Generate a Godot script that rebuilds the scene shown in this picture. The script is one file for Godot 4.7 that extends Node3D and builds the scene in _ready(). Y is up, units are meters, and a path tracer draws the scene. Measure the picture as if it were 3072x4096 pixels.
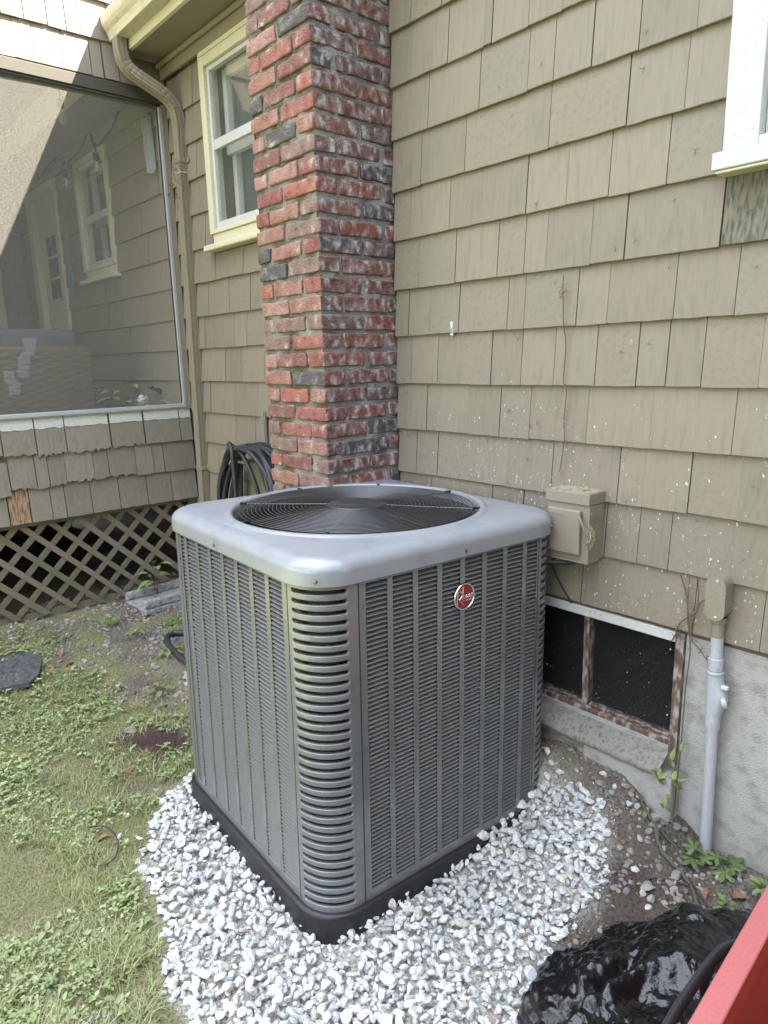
extends Node3D

# ---------------------------------------------------------------- mesh builder
class MB:
	var v := PackedVector3Array()
	var c := PackedColorArray()
	var i := PackedInt32Array()
	var col := Color(1, 1, 1)
	var smooth := false

	func vert(p: Vector3) -> int:
		v.push_back(p)
		c.push_back(col)
		return v.size() - 1

	func tri(a: int, b: int, d: int) -> void: # a, b, d counter-clockwise seen from the front
		i.push_back(a)
		i.push_back(d)
		i.push_back(b)

	func face(a: Vector3, b: Vector3, d: Vector3, e: Vector3) -> void:
		var k := vert(a)
		vert(b)
		vert(d)
		vert(e)
		tri(k, k + 1, k + 2)
		tri(k, k + 2, k + 3)

	func face3(a: Vector3, b: Vector3, d: Vector3) -> void:
		var k := vert(a)
		vert(b)
		vert(d)
		tri(k, k + 1, k + 2)

	func grid(nu: int, nv: int, f: Callable, wrap := false) -> void:
		var k := v.size()
		var cu := nu if wrap else nu + 1
		for b in nv + 1:
			for a in cu:
				vert(f.call(float(a) / nu, float(b) / nv))
		for b in nv:
			for a in nu:
				var a1 := (a + 1) % cu
				var p := k + b * cu + a
				var q := k + b * cu + a1
				tri(p, q, q + cu)
				tri(p, q + cu, p + cu)

	func box(lo: Vector3, hi: Vector3) -> void:
		var x := [lo.x, hi.x]
		var y := [lo.y, hi.y]
		var z := [lo.z, hi.z]
		face(Vector3(x[0], y[0], z[1]), Vector3(x[1], y[0], z[1]), Vector3(x[1], y[1], z[1]), Vector3(x[0], y[1], z[1]))
		face(Vector3(x[1], y[0], z[0]), Vector3(x[0], y[0], z[0]), Vector3(x[0], y[1], z[0]), Vector3(x[1], y[1], z[0]))
		face(Vector3(x[1], y[0], z[1]), Vector3(x[1], y[0], z[0]), Vector3(x[1], y[1], z[0]), Vector3(x[1], y[1], z[1]))
		face(Vector3(x[0], y[0], z[0]), Vector3(x[0], y[0], z[1]), Vector3(x[0], y[1], z[1]), Vector3(x[0], y[1], z[0]))
		face(Vector3(x[0], y[1], z[1]), Vector3(x[1], y[1], z[1]), Vector3(x[1], y[1], z[0]), Vector3(x[0], y[1], z[0]))
		face(Vector3(x[0], y[0], z[0]), Vector3(x[1], y[0], z[0]), Vector3(x[1], y[0], z[1]), Vector3(x[0], y[0], z[1]))

	# box with rounded edges; f moves each surface point, e.g. by noise
	func rbox(lo: Vector3, hi: Vector3, r: float, seg := Vector3i(1, 1, 1), f = null) -> void:
		var mid := (lo + hi) / 2
		var h := (hi - lo) / 2
		r = min(r, min(h.x, min(h.y, h.z)) * 0.98)
		var st := []
		for ax in 3:
			var l := [-h[ax], -h[ax] + r * 0.35]
			for k in seg[ax] + 1:
				l.push_back(lerpf(-h[ax] + r, h[ax] - r, float(k) / seg[ax]))
			l.push_back(h[ax] - r * 0.35)
			l.push_back(h[ax])
			st.push_back(l)
		for fc in 6:
			var ax := fc / 2
			var u := (ax + 1) % 3
			var w := (ax + 2) % 3
			var sg := 1.0 if fc % 2 == 0 else -1.0
			var lu: Array = st[u]
			var lw: Array = st[w]
			var k := v.size()
			for b in lw.size():
				for a in lu.size():
					var p := Vector3.ZERO
					p[ax] = h[ax] * sg
					p[u] = lu[a]
					p[w] = lw[b]
					var q := p.clamp(-h + Vector3(r, r, r), h - Vector3(r, r, r))
					var o := (p - q).normalized()
					p = q + o * r
					if f != null:
						p = f.call(mid + p, o)
					else:
						p += mid
					vert(p)
			for b in lw.size() - 1:
				for a in lu.size() - 1:
					var p0 := k + b * lu.size() + a
					var p1 := p0 + 1
					var p2 := p1 + lu.size()
					var p3 := p0 + lu.size()
					if sg > 0:
						tri(p0, p1, p2)
						tri(p0, p2, p3)
					else:
						tri(p0, p2, p1)
						tri(p0, p3, p2)

	func tube(path: Array, rad: Callable, n := 8, cap := true) -> void:
		var k := v.size()
		var m := path.size()
		var t0: Vector3 = (path[1] - path[0]).normalized()
		var nn := t0.cross(Vector3(0.31, 0.9, 0.22)).normalized()
		for j in m:
			var t: Vector3 = (path[min(j + 1, m - 1)] - path[max(j - 1, 0)]).normalized()
			nn = (nn - t * nn.dot(t)).normalized()
			var b := t.cross(nn)
			var r: float = rad.call(float(j) / (m - 1))
			for a in n:
				var an := TAU * a / n
				vert(path[j] + (nn * cos(an) + b * sin(an)) * r)
		for j in m - 1:
			for a in n:
				var p := k + j * n + a
				var q := k + j * n + (a + 1) % n
				tri(p, q, q + n)
				tri(p, q + n, p + n)
		if cap:
			var s := vert(path[0])
			var e := vert(path[m - 1])
			for a in n:
				tri(s, k + (a + 1) % n, k + a)
				tri(e, k + (m - 1) * n + a, k + (m - 1) * n + (a + 1) % n)

	# profile of (radius, height) round an axis
	func lathe(prof: Array, n := 32, at := Transform3D()) -> void:
		grid(n, prof.size() - 1, func(u, w):
			var q: Vector2 = prof[int(round(w * (prof.size() - 1)))]
			return at * Vector3(q.x * cos(-u * TAU), q.y, q.x * sin(-u * TAU)), true)

	# flat outline (counter-clockwise) made solid between two depths in its own frame
	func slab(poly: PackedVector2Array, z0: float, z1: float, at := Transform3D()) -> void:
		var t := Geometry2D.triangulate_polygon(poly)
		for j in range(0, t.size(), 3):
			var a := poly[t[j]]
			var b := poly[t[j + 1]]
			var d := poly[t[j + 2]]
			if (b - a).cross(d - a) < 0:
				var s := b
				b = d
				d = s
			face3(at * Vector3(a.x, a.y, z1), at * Vector3(b.x, b.y, z1), at * Vector3(d.x, d.y, z1))
			face3(at * Vector3(a.x, a.y, z0), at * Vector3(d.x, d.y, z0), at * Vector3(b.x, b.y, z0))
		var cw := Geometry2D.is_polygon_clockwise(poly)
		for j in poly.size():
			var a := poly[j]
			var b := poly[(j + 1) % poly.size()]
			if cw:
				var s := a
				a = b
				b = s
			face(at * Vector3(a.x, a.y, z0), at * Vector3(b.x, b.y, z0), at * Vector3(b.x, b.y, z1), at * Vector3(a.x, a.y, z1))

	func add(o: MB, at: Transform3D, tint := Color(1, 1, 1), use_tint := false) -> void:
		var k := v.size()
		v.append_array(at * o.v)
		if use_tint:
			var cc := PackedColorArray()
			cc.resize(o.v.size())
			cc.fill(tint)
			c.append_array(cc)
		else:
			c.append_array(o.c)
		var s := i.size()
		i.append_array(o.i)
		for j in range(s, i.size()):
			i[j] += k

	func arrays(colors := false) -> Array:
		var a := []
		a.resize(Mesh.ARRAY_MAX)
		var vv := v
		var cc := c
		var ii := i
		var nn := PackedVector3Array()
		if smooth:
			nn.resize(v.size())
			var weld := {}
			var id := PackedInt32Array()
			id.resize(v.size())
			for j in v.size():
				var key := Vector3i((v[j] * 20000.0).round())
				if not weld.has(key):
					weld[key] = j
				id[j] = weld[key]
			for j in range(0, i.size(), 3):
				var f := (v[i[j + 2]] - v[i[j]]).cross(v[i[j + 1]] - v[i[j]])
				for q in 3:
					nn[id[i[j + q]]] += f
			for j in v.size():
				nn[j] = nn[id[j]].normalized() if nn[id[j]].length_squared() > 0 else Vector3.UP
		else:
			var n := i.size()
			vv = PackedVector3Array()
			vv.resize(n)
			nn.resize(n)
			cc = PackedColorArray()
			cc.resize(n)
			ii = PackedInt32Array()
			ii.resize(n)
			for j in range(0, n, 3):
				var f := (v[i[j + 2]] - v[i[j]]).cross(v[i[j + 1]] - v[i[j]]).normalized()
				for q in 3:
					vv[j + q] = v[i[j + q]]
					cc[j + q] = c[i[j + q]]
					nn[j + q] = f
					ii[j + q] = j + q
		a[Mesh.ARRAY_VERTEX] = vv
		a[Mesh.ARRAY_NORMAL] = nn
		if colors:
			a[Mesh.ARRAY_COLOR] = cc
		a[Mesh.ARRAY_INDEX] = ii
		return a

# ---------------------------------------------------------------- small helpers
var rng := RandomNumberGenerator.new()
var nz := FastNoiseLite.new()
var nf := FastNoiseLite.new()
var M := {}
var names := {}

func rr(a: float, b: float) -> float:
	return rng.randf_range(a, b)

func lin(r: float, g: float, b: float, a := 1.0) -> Color:
	var k := Color(r, g, b).linear_to_srgb()
	k.a = a
	return k

func nm(called: String) -> String:
	if not names.has(called):
		names[called] = 0
		return called
	names[called] += 1
	return "%s_%03d" % [called, names[called]]

func mesh_of(b: MB, colors := false) -> ArrayMesh:
	var m := ArrayMesh.new()
	m.add_surface_from_arrays(Mesh.PRIMITIVE_TRIANGLES, b.arrays(colors))
	return m

func part(called: String, b, mat: Material, parent: Node3D, at := Transform3D(), colors := false) -> MeshInstance3D:
	var o := MeshInstance3D.new()
	o.mesh = b if b is Mesh else mesh_of(b, colors)
	o.material_override = mat
	o.transform = at
	if parent == self:
		o.name = nm(called)
	else:
		var key := called + "@" + str(parent.get_instance_id())
		if names.has(key):
			names[key] += 1
			o.name = "%s_%03d" % [called, names[key]]
		else:
			names[key] = 0
			o.name = called
	parent.add_child(o, true)
	return o

func thing(called: String, label: String, category: String, at := Transform3D(), group := "") -> Node3D:
	var o := Node3D.new()
	o.name = nm(called)
	add_child(o, true)
	o.transform = at
	tag(o, label, category, group)
	return o

func tag(o: Node, label: String, category: String, group := "", kind := "") -> void:
	if label:
		o.set_meta("label", label)
	if category:
		o.set_meta("category", category)
	if group:
		o.set_meta("group", group)
	if kind:
		o.set_meta("kind", kind)

func ntex(freq: float, stops: Array, oct := 4, size := 512, type := FastNoiseLite.TYPE_SIMPLEX_SMOOTH, sd := 1, stretch := 1) -> NoiseTexture2D:
	var t := NoiseTexture2D.new()
	var n := FastNoiseLite.new()
	n.noise_type = type
	n.frequency = freq
	n.fractal_octaves = oct
	n.seed = sd
	t.noise = n
	t.width = size
	t.height = size / stretch
	t.seamless = true
	var g := Gradient.new()
	var off := PackedFloat32Array()
	var cs := PackedColorArray()
	for s in stops:
		off.push_back(s[0])
		cs.push_back(s[1] if s[1] is Color else Color(s[1], s[1], s[1]))
	g.offsets = off
	g.colors = cs
	t.color_ramp = g
	return t

func bump(freq: float, strength: float, oct := 4, size := 512, type := FastNoiseLite.TYPE_SIMPLEX_SMOOTH, sd := 5) -> NoiseTexture2D:
	var t := NoiseTexture2D.new()
	var n := FastNoiseLite.new()
	n.noise_type = type
	n.frequency = freq
	n.fractal_octaves = oct
	n.seed = sd
	t.noise = n
	t.width = size
	t.height = size
	t.seamless = true
	t.as_normal_map = true
	t.bump_strength = strength
	return t

func mat(color: Color, rough := 0.7, o := {}) -> StandardMaterial3D:
	var m := StandardMaterial3D.new()
	m.albedo_color = color
	m.roughness = rough
	m.metallic = o.get("metal", 0.0)
	m.metallic_specular = o.get("spec", 0.5)
	if o.has("tex"):
		m.albedo_texture = o.tex
	if o.has("nrm"):
		m.normal_enabled = true
		m.normal_texture = o.nrm
		m.normal_scale = o.get("ns", 1.0)
	if o.has("scale"):
		m.uv1_triplanar = true
		m.uv1_world_triplanar = o.get("world", true)
		m.uv1_triplanar_sharpness = 8.0
		m.uv1_scale = o.scale
		m.uv1_offset = o.get("off", Vector3.ZERO)
	m.vertex_color_use_as_albedo = o.get("vc", false)
	m.cull_mode = BaseMaterial3D.CULL_DISABLED
	return m

# ---------------------------------------------------------------- materials
func make_materials() -> void:
	var grain := ntex(0.012, [[0.0, 0.9], [0.35, 0.975], [0.6, 1.0], [1.0, 0.965]], 5, 512)
	var grain_n := bump(0.02, 5.0, 5, 512)
	var pock_n := bump(0.06, 4.0, 3, 512, FastNoiseLite.TYPE_SIMPLEX_SMOOTH, 9)
	var fine := ntex(0.05, [[0.0, 0.9], [0.45, 0.98], [0.7, 1.0], [1.0, 0.96]], 4, 512, FastNoiseLite.TYPE_SIMPLEX_SMOOTH, 3)
	M.grain = grain
	M.fine = fine
	M.pock = pock_n
	M.shingle = []
	var tones := [Color(0.222, 0.188, 0.141), Color(0.212, 0.18, 0.136), Color(0.232, 0.197, 0.149), Color(0.217, 0.186, 0.144), Color(0.204, 0.175, 0.132), Color(0.226, 0.193, 0.147)]
	for k in 6:
		var t: Color = tones[k]
		M.shingle.push_back(mat(t.linear_to_srgb(), 0.62, {"tex": grain, "nrm": grain_n if k % 3 else pock_n, "ns": [0.3, 0.28, 0.25, 0.35, 0.25, 0.2][k], "scale": Vector3(6.0, 0.8, 6.0) if k % 3 else Vector3(7, 6, 7), "off": Vector3(k * 0.37, k * 0.61, k * 0.23)}))
	M.skirt = []
	for k in 4:
		M.skirt.push_back(mat(lin(0.182 + k * 0.01, 0.16 + k * 0.009, 0.13 + k * 0.007), 0.75, {"tex": grain, "nrm": grain_n, "ns": 0.5, "scale": Vector3(5.0, 1.3, 5.0), "off": Vector3(k * 0.31, k * 0.43, k * 0.53)}))
	M.weathered = mat(lin(0.2, 0.18, 0.14), 0.8, {"tex": ntex(0.03, [[0.0, 0.5], [0.5, 0.85], [1.0, 1.0]], 5, 512, FastNoiseLite.TYPE_SIMPLEX_SMOOTH, 12), "nrm": grain_n, "ns": 1.0, "scale": Vector3(6, 1.0, 6)})
	M.gap = mat(lin(0.13, 0.1, 0.07), 0.95)
	M.trim_tan = mat(lin(0.245, 0.206, 0.15), 0.6, {"tex": fine, "scale": Vector3(3, 3, 3)})
	M.trim_cream = mat(lin(0.6, 0.56, 0.42), 0.45, {"tex": fine, "scale": Vector3(2, 6, 2)})
	M.white = mat(lin(0.52, 0.52, 0.525), 0.35, {"tex": fine, "scale": Vector3(1.5, 1.5, 1.5)})
	M.white_old = mat(lin(0.52, 0.52, 0.5), 0.55, {"tex": ntex(0.02, [[0.0, 0.75], [0.25, 0.95], [0.6, 1.0], [1.0, 0.95]], 5, 512, FastNoiseLite.TYPE_SIMPLEX_SMOOTH, 21), "scale": Vector3(4, 4, 4)})
	M.alu = mat(lin(0.42, 0.43, 0.45), 0.45, {"metal": 0.25, "tex": fine, "scale": Vector3(4, 4, 4)})
	M.glass = mat(Color(0.9, 0.95, 0.93, 0.06), 0.02)
	M.glass.transparency = BaseMaterial3D.TRANSPARENCY_ALPHA
	M.dark_room = mat(lin(0.1, 0.092, 0.08), 0.9)
	M.room = mat(lin(0.3, 0.27, 0.23), 0.9)
	M.mortar = mat(Color(1, 1, 1), 0.95, {"vc": true, "tex": ntex(0.08, [[0.0, 0.55], [0.5, 0.92], [1.0, 1.0]], 4, 256, FastNoiseLite.TYPE_SIMPLEX_SMOOTH, 31), "nrm": bump(0.12, 6.0, 3, 256, FastNoiseLite.TYPE_SIMPLEX_SMOOTH, 32), "scale": Vector3(7, 7, 7)})
	# bricks: each tone with a cleaner front and a side clouded by pale salts and soot
	var brick_n := bump(0.05, 7.0, 5, 512, FastNoiseLite.TYPE_SIMPLEX_SMOOTH, 41)
	M.brick_front = []
	M.brick_side = []
	var bt := [Vector3(0.29, 0.105, 0.082), Vector3(0.22, 0.08, 0.068), Vector3(0.26, 0.13, 0.105), Vector3(0.19, 0.085, 0.075), Vector3(0.31, 0.17, 0.145), Vector3(0.2, 0.125, 0.11), Vector3(0.26, 0.1, 0.085), Vector3(0.09, 0.078, 0.078)]
	for k in 8:
		var q: Vector3 = bt[k]
		var ca := Color(q.x, q.y, q.z)
		var cl := func(c: Color) -> Color: return c.linear_to_srgb()
		var tk := ntex(0.016, [[0.0, cl.call(ca * 0.45)], [0.16, cl.call(ca * 0.75)], [0.36, cl.call(ca)], [0.6, cl.call(ca * 1.08)], [0.78, cl.call(ca.lerp(Color(0.36, 0.3, 0.27), 0.3))], [0.9, cl.call(ca.lerp(Color(0.42, 0.38, 0.34), 0.6))], [1.0, cl.call(Color(0.45, 0.42, 0.37))]], 5, 256, FastNoiseLite.TYPE_SIMPLEX_SMOOTH, 142 + k)
		M.brick_front.push_back(mat(Color(1, 1, 1), 0.88, {"tex": tk, "nrm": brick_n, "ns": 0.9, "scale": Vector3(3.2, 3.2, 3.2), "off": Vector3(k * 0.31, k * 0.17, k * 0.57)}))
	for k in 6:
		var a: Color = [Color(0.50, 0.36, 0.34), Color(0.45, 0.33, 0.32), Color(0.42, 0.34, 0.34), Color(0.48, 0.36, 0.34), Color(0.33, 0.32, 0.33), Color(0.5, 0.32, 0.29)][k]
		var bloom := ntex(0.022, [[0.0, a.darkened(0.4)], [0.25, a.darkened(0.12)], [0.44, a], [0.58, a.lerp(Color(0.6, 0.58, 0.58), 0.4)], [0.76, Color(0.62, 0.6, 0.6)], [1.0, Color(0.75, 0.73, 0.72)]], 5, 256, FastNoiseLite.TYPE_SIMPLEX_SMOOTH, 50 + k)
		M.brick_side.push_back(mat(Color(1, 1, 1), 0.9, {"tex": bloom, "nrm": brick_n, "ns": 1.0, "scale": Vector3(4.0, 2.6, 4.0), "off": Vector3(k * 0.41, k * 0.27, k * 0.13)}))
	M.concrete = mat(lin(0.38, 0.37, 0.345), 0.9, {"tex": ntex(0.008, [[0.0, 0.8], [0.3, 0.92], [0.55, 1.0], [0.8, 0.97], [1.0, 0.88]], 6, 1024, FastNoiseLite.TYPE_SIMPLEX_SMOOTH, 61), "nrm": bump(0.08, 9.0, 4, 1024, FastNoiseLite.TYPE_SIMPLEX_SMOOTH, 62), "ns": 0.45, "scale": Vector3(1.7, 1.7, 1.7)})
	M.concrete_dark = mat(lin(0.26, 0.25, 0.225), 0.92, {"tex": ntex(0.02, [[0.0, Color(0.66, 0.66, 0.6)], [0.35, Color(0.88, 0.88, 0.85)], [0.6, Color(1, 1, 1)], [1.0, Color(0.7, 0.66, 0.58)]], 5, 512, FastNoiseLite.TYPE_SIMPLEX_SMOOTH, 63), "nrm": bump(0.05, 7.0, 4, 512, FastNoiseLite.TYPE_SIMPLEX_SMOOTH, 64), "ns": 0.4, "scale": Vector3(3, 3, 3)})
	M.rust = mat(lin(0.5, 0.48, 0.45), 0.8, {"tex": ntex(0.018, [[0.0, Color(0.4, 0.31, 0.26)], [0.36, Color(0.5, 0.41, 0.35)], [0.52, Color(0.6, 0.53, 0.48)], [0.66, Color(0.76, 0.74, 0.73)], [1.0, Color(0.86, 0.86, 0.88)]], 5, 512, FastNoiseLite.TYPE_SIMPLEX_SMOOTH, 66), "scale": Vector3(3.6, 1.6, 3.6)})
	M.dusty_glass = mat(Color(0.3, 0.3, 0.31, 0.3), 0.3, {"tex": ntex(0.05, [[0.0, 0.7], [0.6, 0.85], [0.8, 1.0], [1.0, 1.0]], 5, 512, FastNoiseLite.TYPE_SIMPLEX_SMOOTH, 67), "scale": Vector3(2, 2, 2)})
	M.dusty_glass.transparency = BaseMaterial3D.TRANSPARENCY_ALPHA
	# grey sheet metal of the unit
	M.metal = mat(lin(0.225, 0.228, 0.234), 0.2, {"metal": 0.4, "tex": ntex(0.01, [[0.0, 0.92], [0.5, 1.0], [1.0, 0.96]], 3, 512, FastNoiseLite.TYPE_SIMPLEX_SMOOTH, 71), "scale": Vector3(2, 2, 2)})
	M.cap = mat(lin(0.28, 0.295, 0.32), 0.27, {"metal": 0.15, "tex": ntex(0.008, [[0.0, 0.94], [0.5, 1.0], [0.8, 1.0], [1.0, 1.0]], 4, 512, FastNoiseLite.TYPE_SIMPLEX_SMOOTH, 72), "scale": Vector3(2, 2, 2)})  # same paint as the panels, lightened to put the light from above into it
	M.black_metal = mat(lin(0.008, 0.008, 0.009), 0.22)
	M.black_matte = mat(lin(0.012, 0.012, 0.013), 0.6)
	M.well = mat(lin(0.045, 0.045, 0.046), 0.5, {"spec": 0.25})
	M.ring = mat(lin(0.13, 0.13, 0.135), 0.24, {"metal": 0.6})
	M.coil = mat(lin(0.07, 0.06, 0.042), 0.55, {"metal": 0.4, "nrm": bump(0.02, 3.0, 2, 256), "scale": Vector3(30, 2, 30)})
	M.base_pan = mat(lin(0.02, 0.02, 0.022), 0.42, {"tex": ntex(0.03, [[0.0, 0.8], [0.72, 1.0], [0.84, 1.0], [0.9, Color(3, 3, 3)], [1.0, 1.0]], 4, 512), "scale": Vector3(3, 3, 3)})
	M.chrome = mat(lin(0.75, 0.75, 0.76), 0.12, {"metal": 1.0})
	M.badge = mat(lin(0.24, 0.012, 0.01), 0.25)
	M.deck = mat(lin(0.07, 0.055, 0.042), 0.6, {"tex": grain, "scale": Vector3(3, 3, 3)})
	M.steel = mat(lin(0.22, 0.22, 0.23), 0.3, {"metal": 0.9})
	M.dark_beam = mat(lin(0.05, 0.045, 0.035), 0.7, {"tex": fine, "scale": Vector3(3, 3, 3)})
	M.lit_rim_red = mat(lin(0.46, 0.135, 0.13), 0.45, {"tex": fine, "scale": Vector3(6, 6, 6)})  # tub red made paler: light on the flat rim put into the colour
	M.reflection_film = mat(Color(0.75, 0.77, 0.8, 0.28), 0.35, {"tex": ntex(0.05, [[0.0, Color(0.4, 0.4, 0.42, 0.15)], [0.4, Color(0.7, 0.7, 0.72, 0.6)], [1.0, Color(1, 1, 1, 1)]], 4, 512, FastNoiseLite.TYPE_SIMPLEX_SMOOTH, 121), "scale": Vector3(6, 6, 6)})  # pale film that stands in for a reflection on the screen
	M.reflection_film.transparency = BaseMaterial3D.TRANSPARENCY_ALPHA
	M.hose = mat(lin(0.035, 0.037, 0.042), 0.5, {"tex": ntex(0.03, [[0.0, 0.8], [0.7, 1.0], [0.8, 1.0], [1.0, 1.0]], 4, 256), "scale": Vector3(8, 8, 8)})
	M.box_paint = mat(lin(0.245, 0.212, 0.165), 0.5, {"tex": fine, "nrm": pock_n, "ns": 0.15, "scale": Vector3(4, 4, 4)})
	M.box_dusty = mat(lin(0.36, 0.33, 0.22), 0.8, {"tex": ntex(0.03, [[0.0, 0.5], [0.4, 0.85], [0.6, 1.0], [1.0, 1.0]], 5, 256), "scale": Vector3(6, 6, 6)})
	M.latch = mat(lin(0.26, 0.235, 0.17), 0.5, {"tex": ntex(0.06, [[0.0, 0.35], [0.3, 0.6], [0.4, 1.0], [1.0, 1.0]], 3, 256), "scale": Vector3(12, 12, 12)})
	M.pvc = mat(lin(0.4, 0.41, 0.44), 0.45, {"tex": fine, "scale": Vector3(5, 2, 5)})
	M.gutter = mat(lin(0.5, 0.46, 0.34), 0.36, {"tex": ntex(0.012, [[0.0, 0.85], [0.35, 0.97], [0.6, 1.0], [1.0, 1.0]], 5, 512, FastNoiseLite.TYPE_SIMPLEX_SMOOTH, 81), "scale": Vector3(2, 5, 5)})
	M.downspout = mat(lin(0.225, 0.192, 0.142), 0.45, {"tex": fine, "scale": Vector3(3, 3, 3)})
	M.soffit = mat(lin(0.235, 0.197, 0.146), 0.7, {"tex": fine, "scale": Vector3(2, 2, 2)})
	M.screen = mat(Color(0.88, 0.87, 0.84, 0.13), 0.9, {"tex": ntex(0.11, [[0.0, Color(0.85, 0.85, 0.85, 0.45)], [0.35, Color(0.92, 0.92, 0.92, 0.75)], [0.6, Color(0.97, 0.97, 0.97, 0.95)], [1.0, Color(1, 1, 1, 1)]], 4, 1024, FastNoiseLite.TYPE_SIMPLEX_SMOOTH, 91), "scale": Vector3(0.6, 1.2, 0.6)})
	M.screen.transparency = BaseMaterial3D.TRANSPARENCY_ALPHA
	M.wood_raw = mat(lin(0.36, 0.23, 0.14), 0.8, {"tex": ntex(0.014, [[0.0, 0.55], [0.45, 0.8], [0.55, 1.0], [1.0, 0.9]], 5, 512, FastNoiseLite.TYPE_SIMPLEX_SMOOTH, 92), "scale": Vector3(14, 2, 14)})
	M.lattice = []
	for k in 5:
		var w: Vector3 = [Vector3(0.17, 0.14, 0.1), Vector3(0.145, 0.13, 0.085), Vector3(0.19, 0.155, 0.12), Vector3(0.155, 0.145, 0.1), Vector3(0.18, 0.14, 0.11)][k]
		M.lattice.push_back(mat(lin(w.x, w.y, w.z), 0.85, {"tex": grain, "nrm": grain_n, "ns": 0.6, "scale": Vector3(7, 7, 7), "off": Vector3(k * 0.3, k * 0.7, k * 0.2)}))
	M.wicker = mat(lin(0.075, 0.056, 0.036), 0.55, {"tex": fine, "scale": Vector3(5, 9, 5)})
	M.cushion = mat(lin(0.05, 0.053, 0.06), 0.9, {"tex": fine, "scale": Vector3(6, 6, 6)})
	M.bulb = mat(Color(0.95, 0.9, 0.8, 0.1), 0.03)
	M.bulb.transparency = BaseMaterial3D.TRANSPARENCY_ALPHA
	M.ground = mat(Color(1, 1, 1), 0.95, {"vc": true, "tex": ntex(0.03, [[0.0, 0.5], [0.35, 0.8], [0.6, 1.0], [1.0, 0.85]], 6, 1024, FastNoiseLite.TYPE_SIMPLEX_SMOOTH, 101), "nrm": bump(0.05, 9.0, 5, 1024, FastNoiseLite.TYPE_SIMPLEX_SMOOTH, 102), "scale": Vector3(2.3, 2.3, 2.3)})
	M.stone = mat(Color(1, 1, 1), 0.85, {"vc": true, "tex": ntex(0.02, [[0.0, Color(0.66, 0.68, 0.71)], [0.35, Color(0.87, 0.88, 0.89)], [0.5, Color(1, 1, 1)], [0.75, Color(1, 1, 0.99)], [1.0, Color(0.9, 0.88, 0.84)]], 5, 512, FastNoiseLite.TYPE_SIMPLEX_SMOOTH, 103), "nrm": bump(0.06, 6.0, 4, 512, FastNoiseLite.TYPE_SIMPLEX_SMOOTH, 104), "ns": 0.7, "scale": Vector3(9, 9, 9)})
	M.pebble = mat(Color(1, 1, 1), 0.8, {"vc": true, "tex": fine, "scale": Vector3(9, 9, 9)})
	M.leaf = mat(Color(1, 1, 1), 0.5, {"vc": true})
	M.leaf.backlight_enabled = true
	M.leaf.backlight = Color(0.35, 0.38, 0.2)
	M.dead_leaf = mat(lin(0.26, 0.15, 0.09), 0.8, {"tex": fine, "scale": Vector3(20, 20, 20)})
	M.twig = mat(lin(0.1, 0.085, 0.065), 0.9, {"tex": fine, "scale": Vector3(14, 14, 14)})
	M.vine = mat(lin(0.13, 0.09, 0.06), 0.9)
	M.speck = mat(lin(0.55, 0.54, 0.5), 0.9)
	M.bag = mat(lin(0.006, 0.006, 0.0065), 0.2, {"nrm": bump(0.03, 7.0, 3, 512, FastNoiseLite.TYPE_SIMPLEX_SMOOTH, 111), "ns": 0.3, "scale": Vector3(4.0, 2.2, 4.0)})
	M.red = mat(lin(0.29, 0.032, 0.022), 0.45, {"tex": fine, "scale": Vector3(6, 6, 6)})  # tub red made darker: shade inside the tub put into the colour
	M.black_plastic = mat(lin(0.03, 0.031, 0.033), 0.35)
	M.slate = mat(lin(0.1, 0.1, 0.105), 0.75, {"tex": ntex(0.02, [[0.0, 0.55], [0.5, 0.9], [1.0, 1.0]], 5, 256), "nrm": grain_n, "ns": 0.6, "scale": Vector3(5, 5, 5)})
	M.roof = mat(lin(0.09, 0.085, 0.08), 0.95, {"tex": fine, "scale": Vector3(3, 3, 3)})
	M.splash = mat(lin(0.36, 0.36, 0.36), 0.85, {"tex": ntex(0.03, [[0.0, 0.55], [0.45, 0.9], [1.0, 1.0]], 5, 256), "scale": Vector3(4, 4, 4)})
	M.flower = mat(lin(0.62, 0.62, 0.68), 0.8)
	M.blue = mat(lin(0.16, 0.19, 0.25), 0.5)
	M.bark = mat(lin(0.1, 0.08, 0.06), 0.95, {"tex": fine, "scale": Vector3(3, 1, 3)})

# ---------------------------------------------------------------- ground shape
const GP := [[0.92, 1.1, 0.0], [0.4, 1.1, 0.0], [-0.15, 1.05, 0.01], [0.97, 0.6, 0.0], [0.95, 0.3, 0.03], [0.92, 0.16, 0.07], [0.4, 0.5, 0.0], [-0.1, 0.1, 0.1], [0.87, 0.06, 0.25],
	[0.97, 0.03, 0.26], [1.09, 0.03, 0.25], [1.25, 0.02, 0.15], [1.38, 0.05, 0.06], [1.53, 0.02, 0.08], [2.2, 0.03, 0.05], [3.0, 0.0, 0.05], [0.4, 0.0, 0.22], [-0.3, 0.05, 0.2], [-1.0, 0.0, 0.2], [-1.8, 0.0, 0.2],
	[1.12, 0.175, 0.17], [1.23, 0.31, 0.09], [1.28, 0.55, 0.03], [1.3, 0.8, 0.0], [1.6, 0.3, 0.03], [-1.87, 0.3, 0.2], [-1.87, 0.65, 0.2], [-1.87, 0.94, 0.2], [-1.87, 1.2, 0.21], [-1.87, 2.0, 0.24],
	[-1.4, 0.6, 0.14], [-1.4, 1.2, 0.13], [-0.8, 0.9, 0.06], [-0.8, 1.4, 0.06], [-0.3, 1.3, 0.02], [0.3, 1.6, 0.0], [0.8, 1.6, 0.0], [0.4, 2.2, 0.0], [-1.0, 2.0, 0.08], [2.0, 1.0, 0.0], [2.0, 2.0, 0.0], [1.0, 2.5, 0.0], [-1.4, 2.8, 0.14], [0.8, 3.6, 0.0], [2.5, 3.4, 0.0]]

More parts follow.
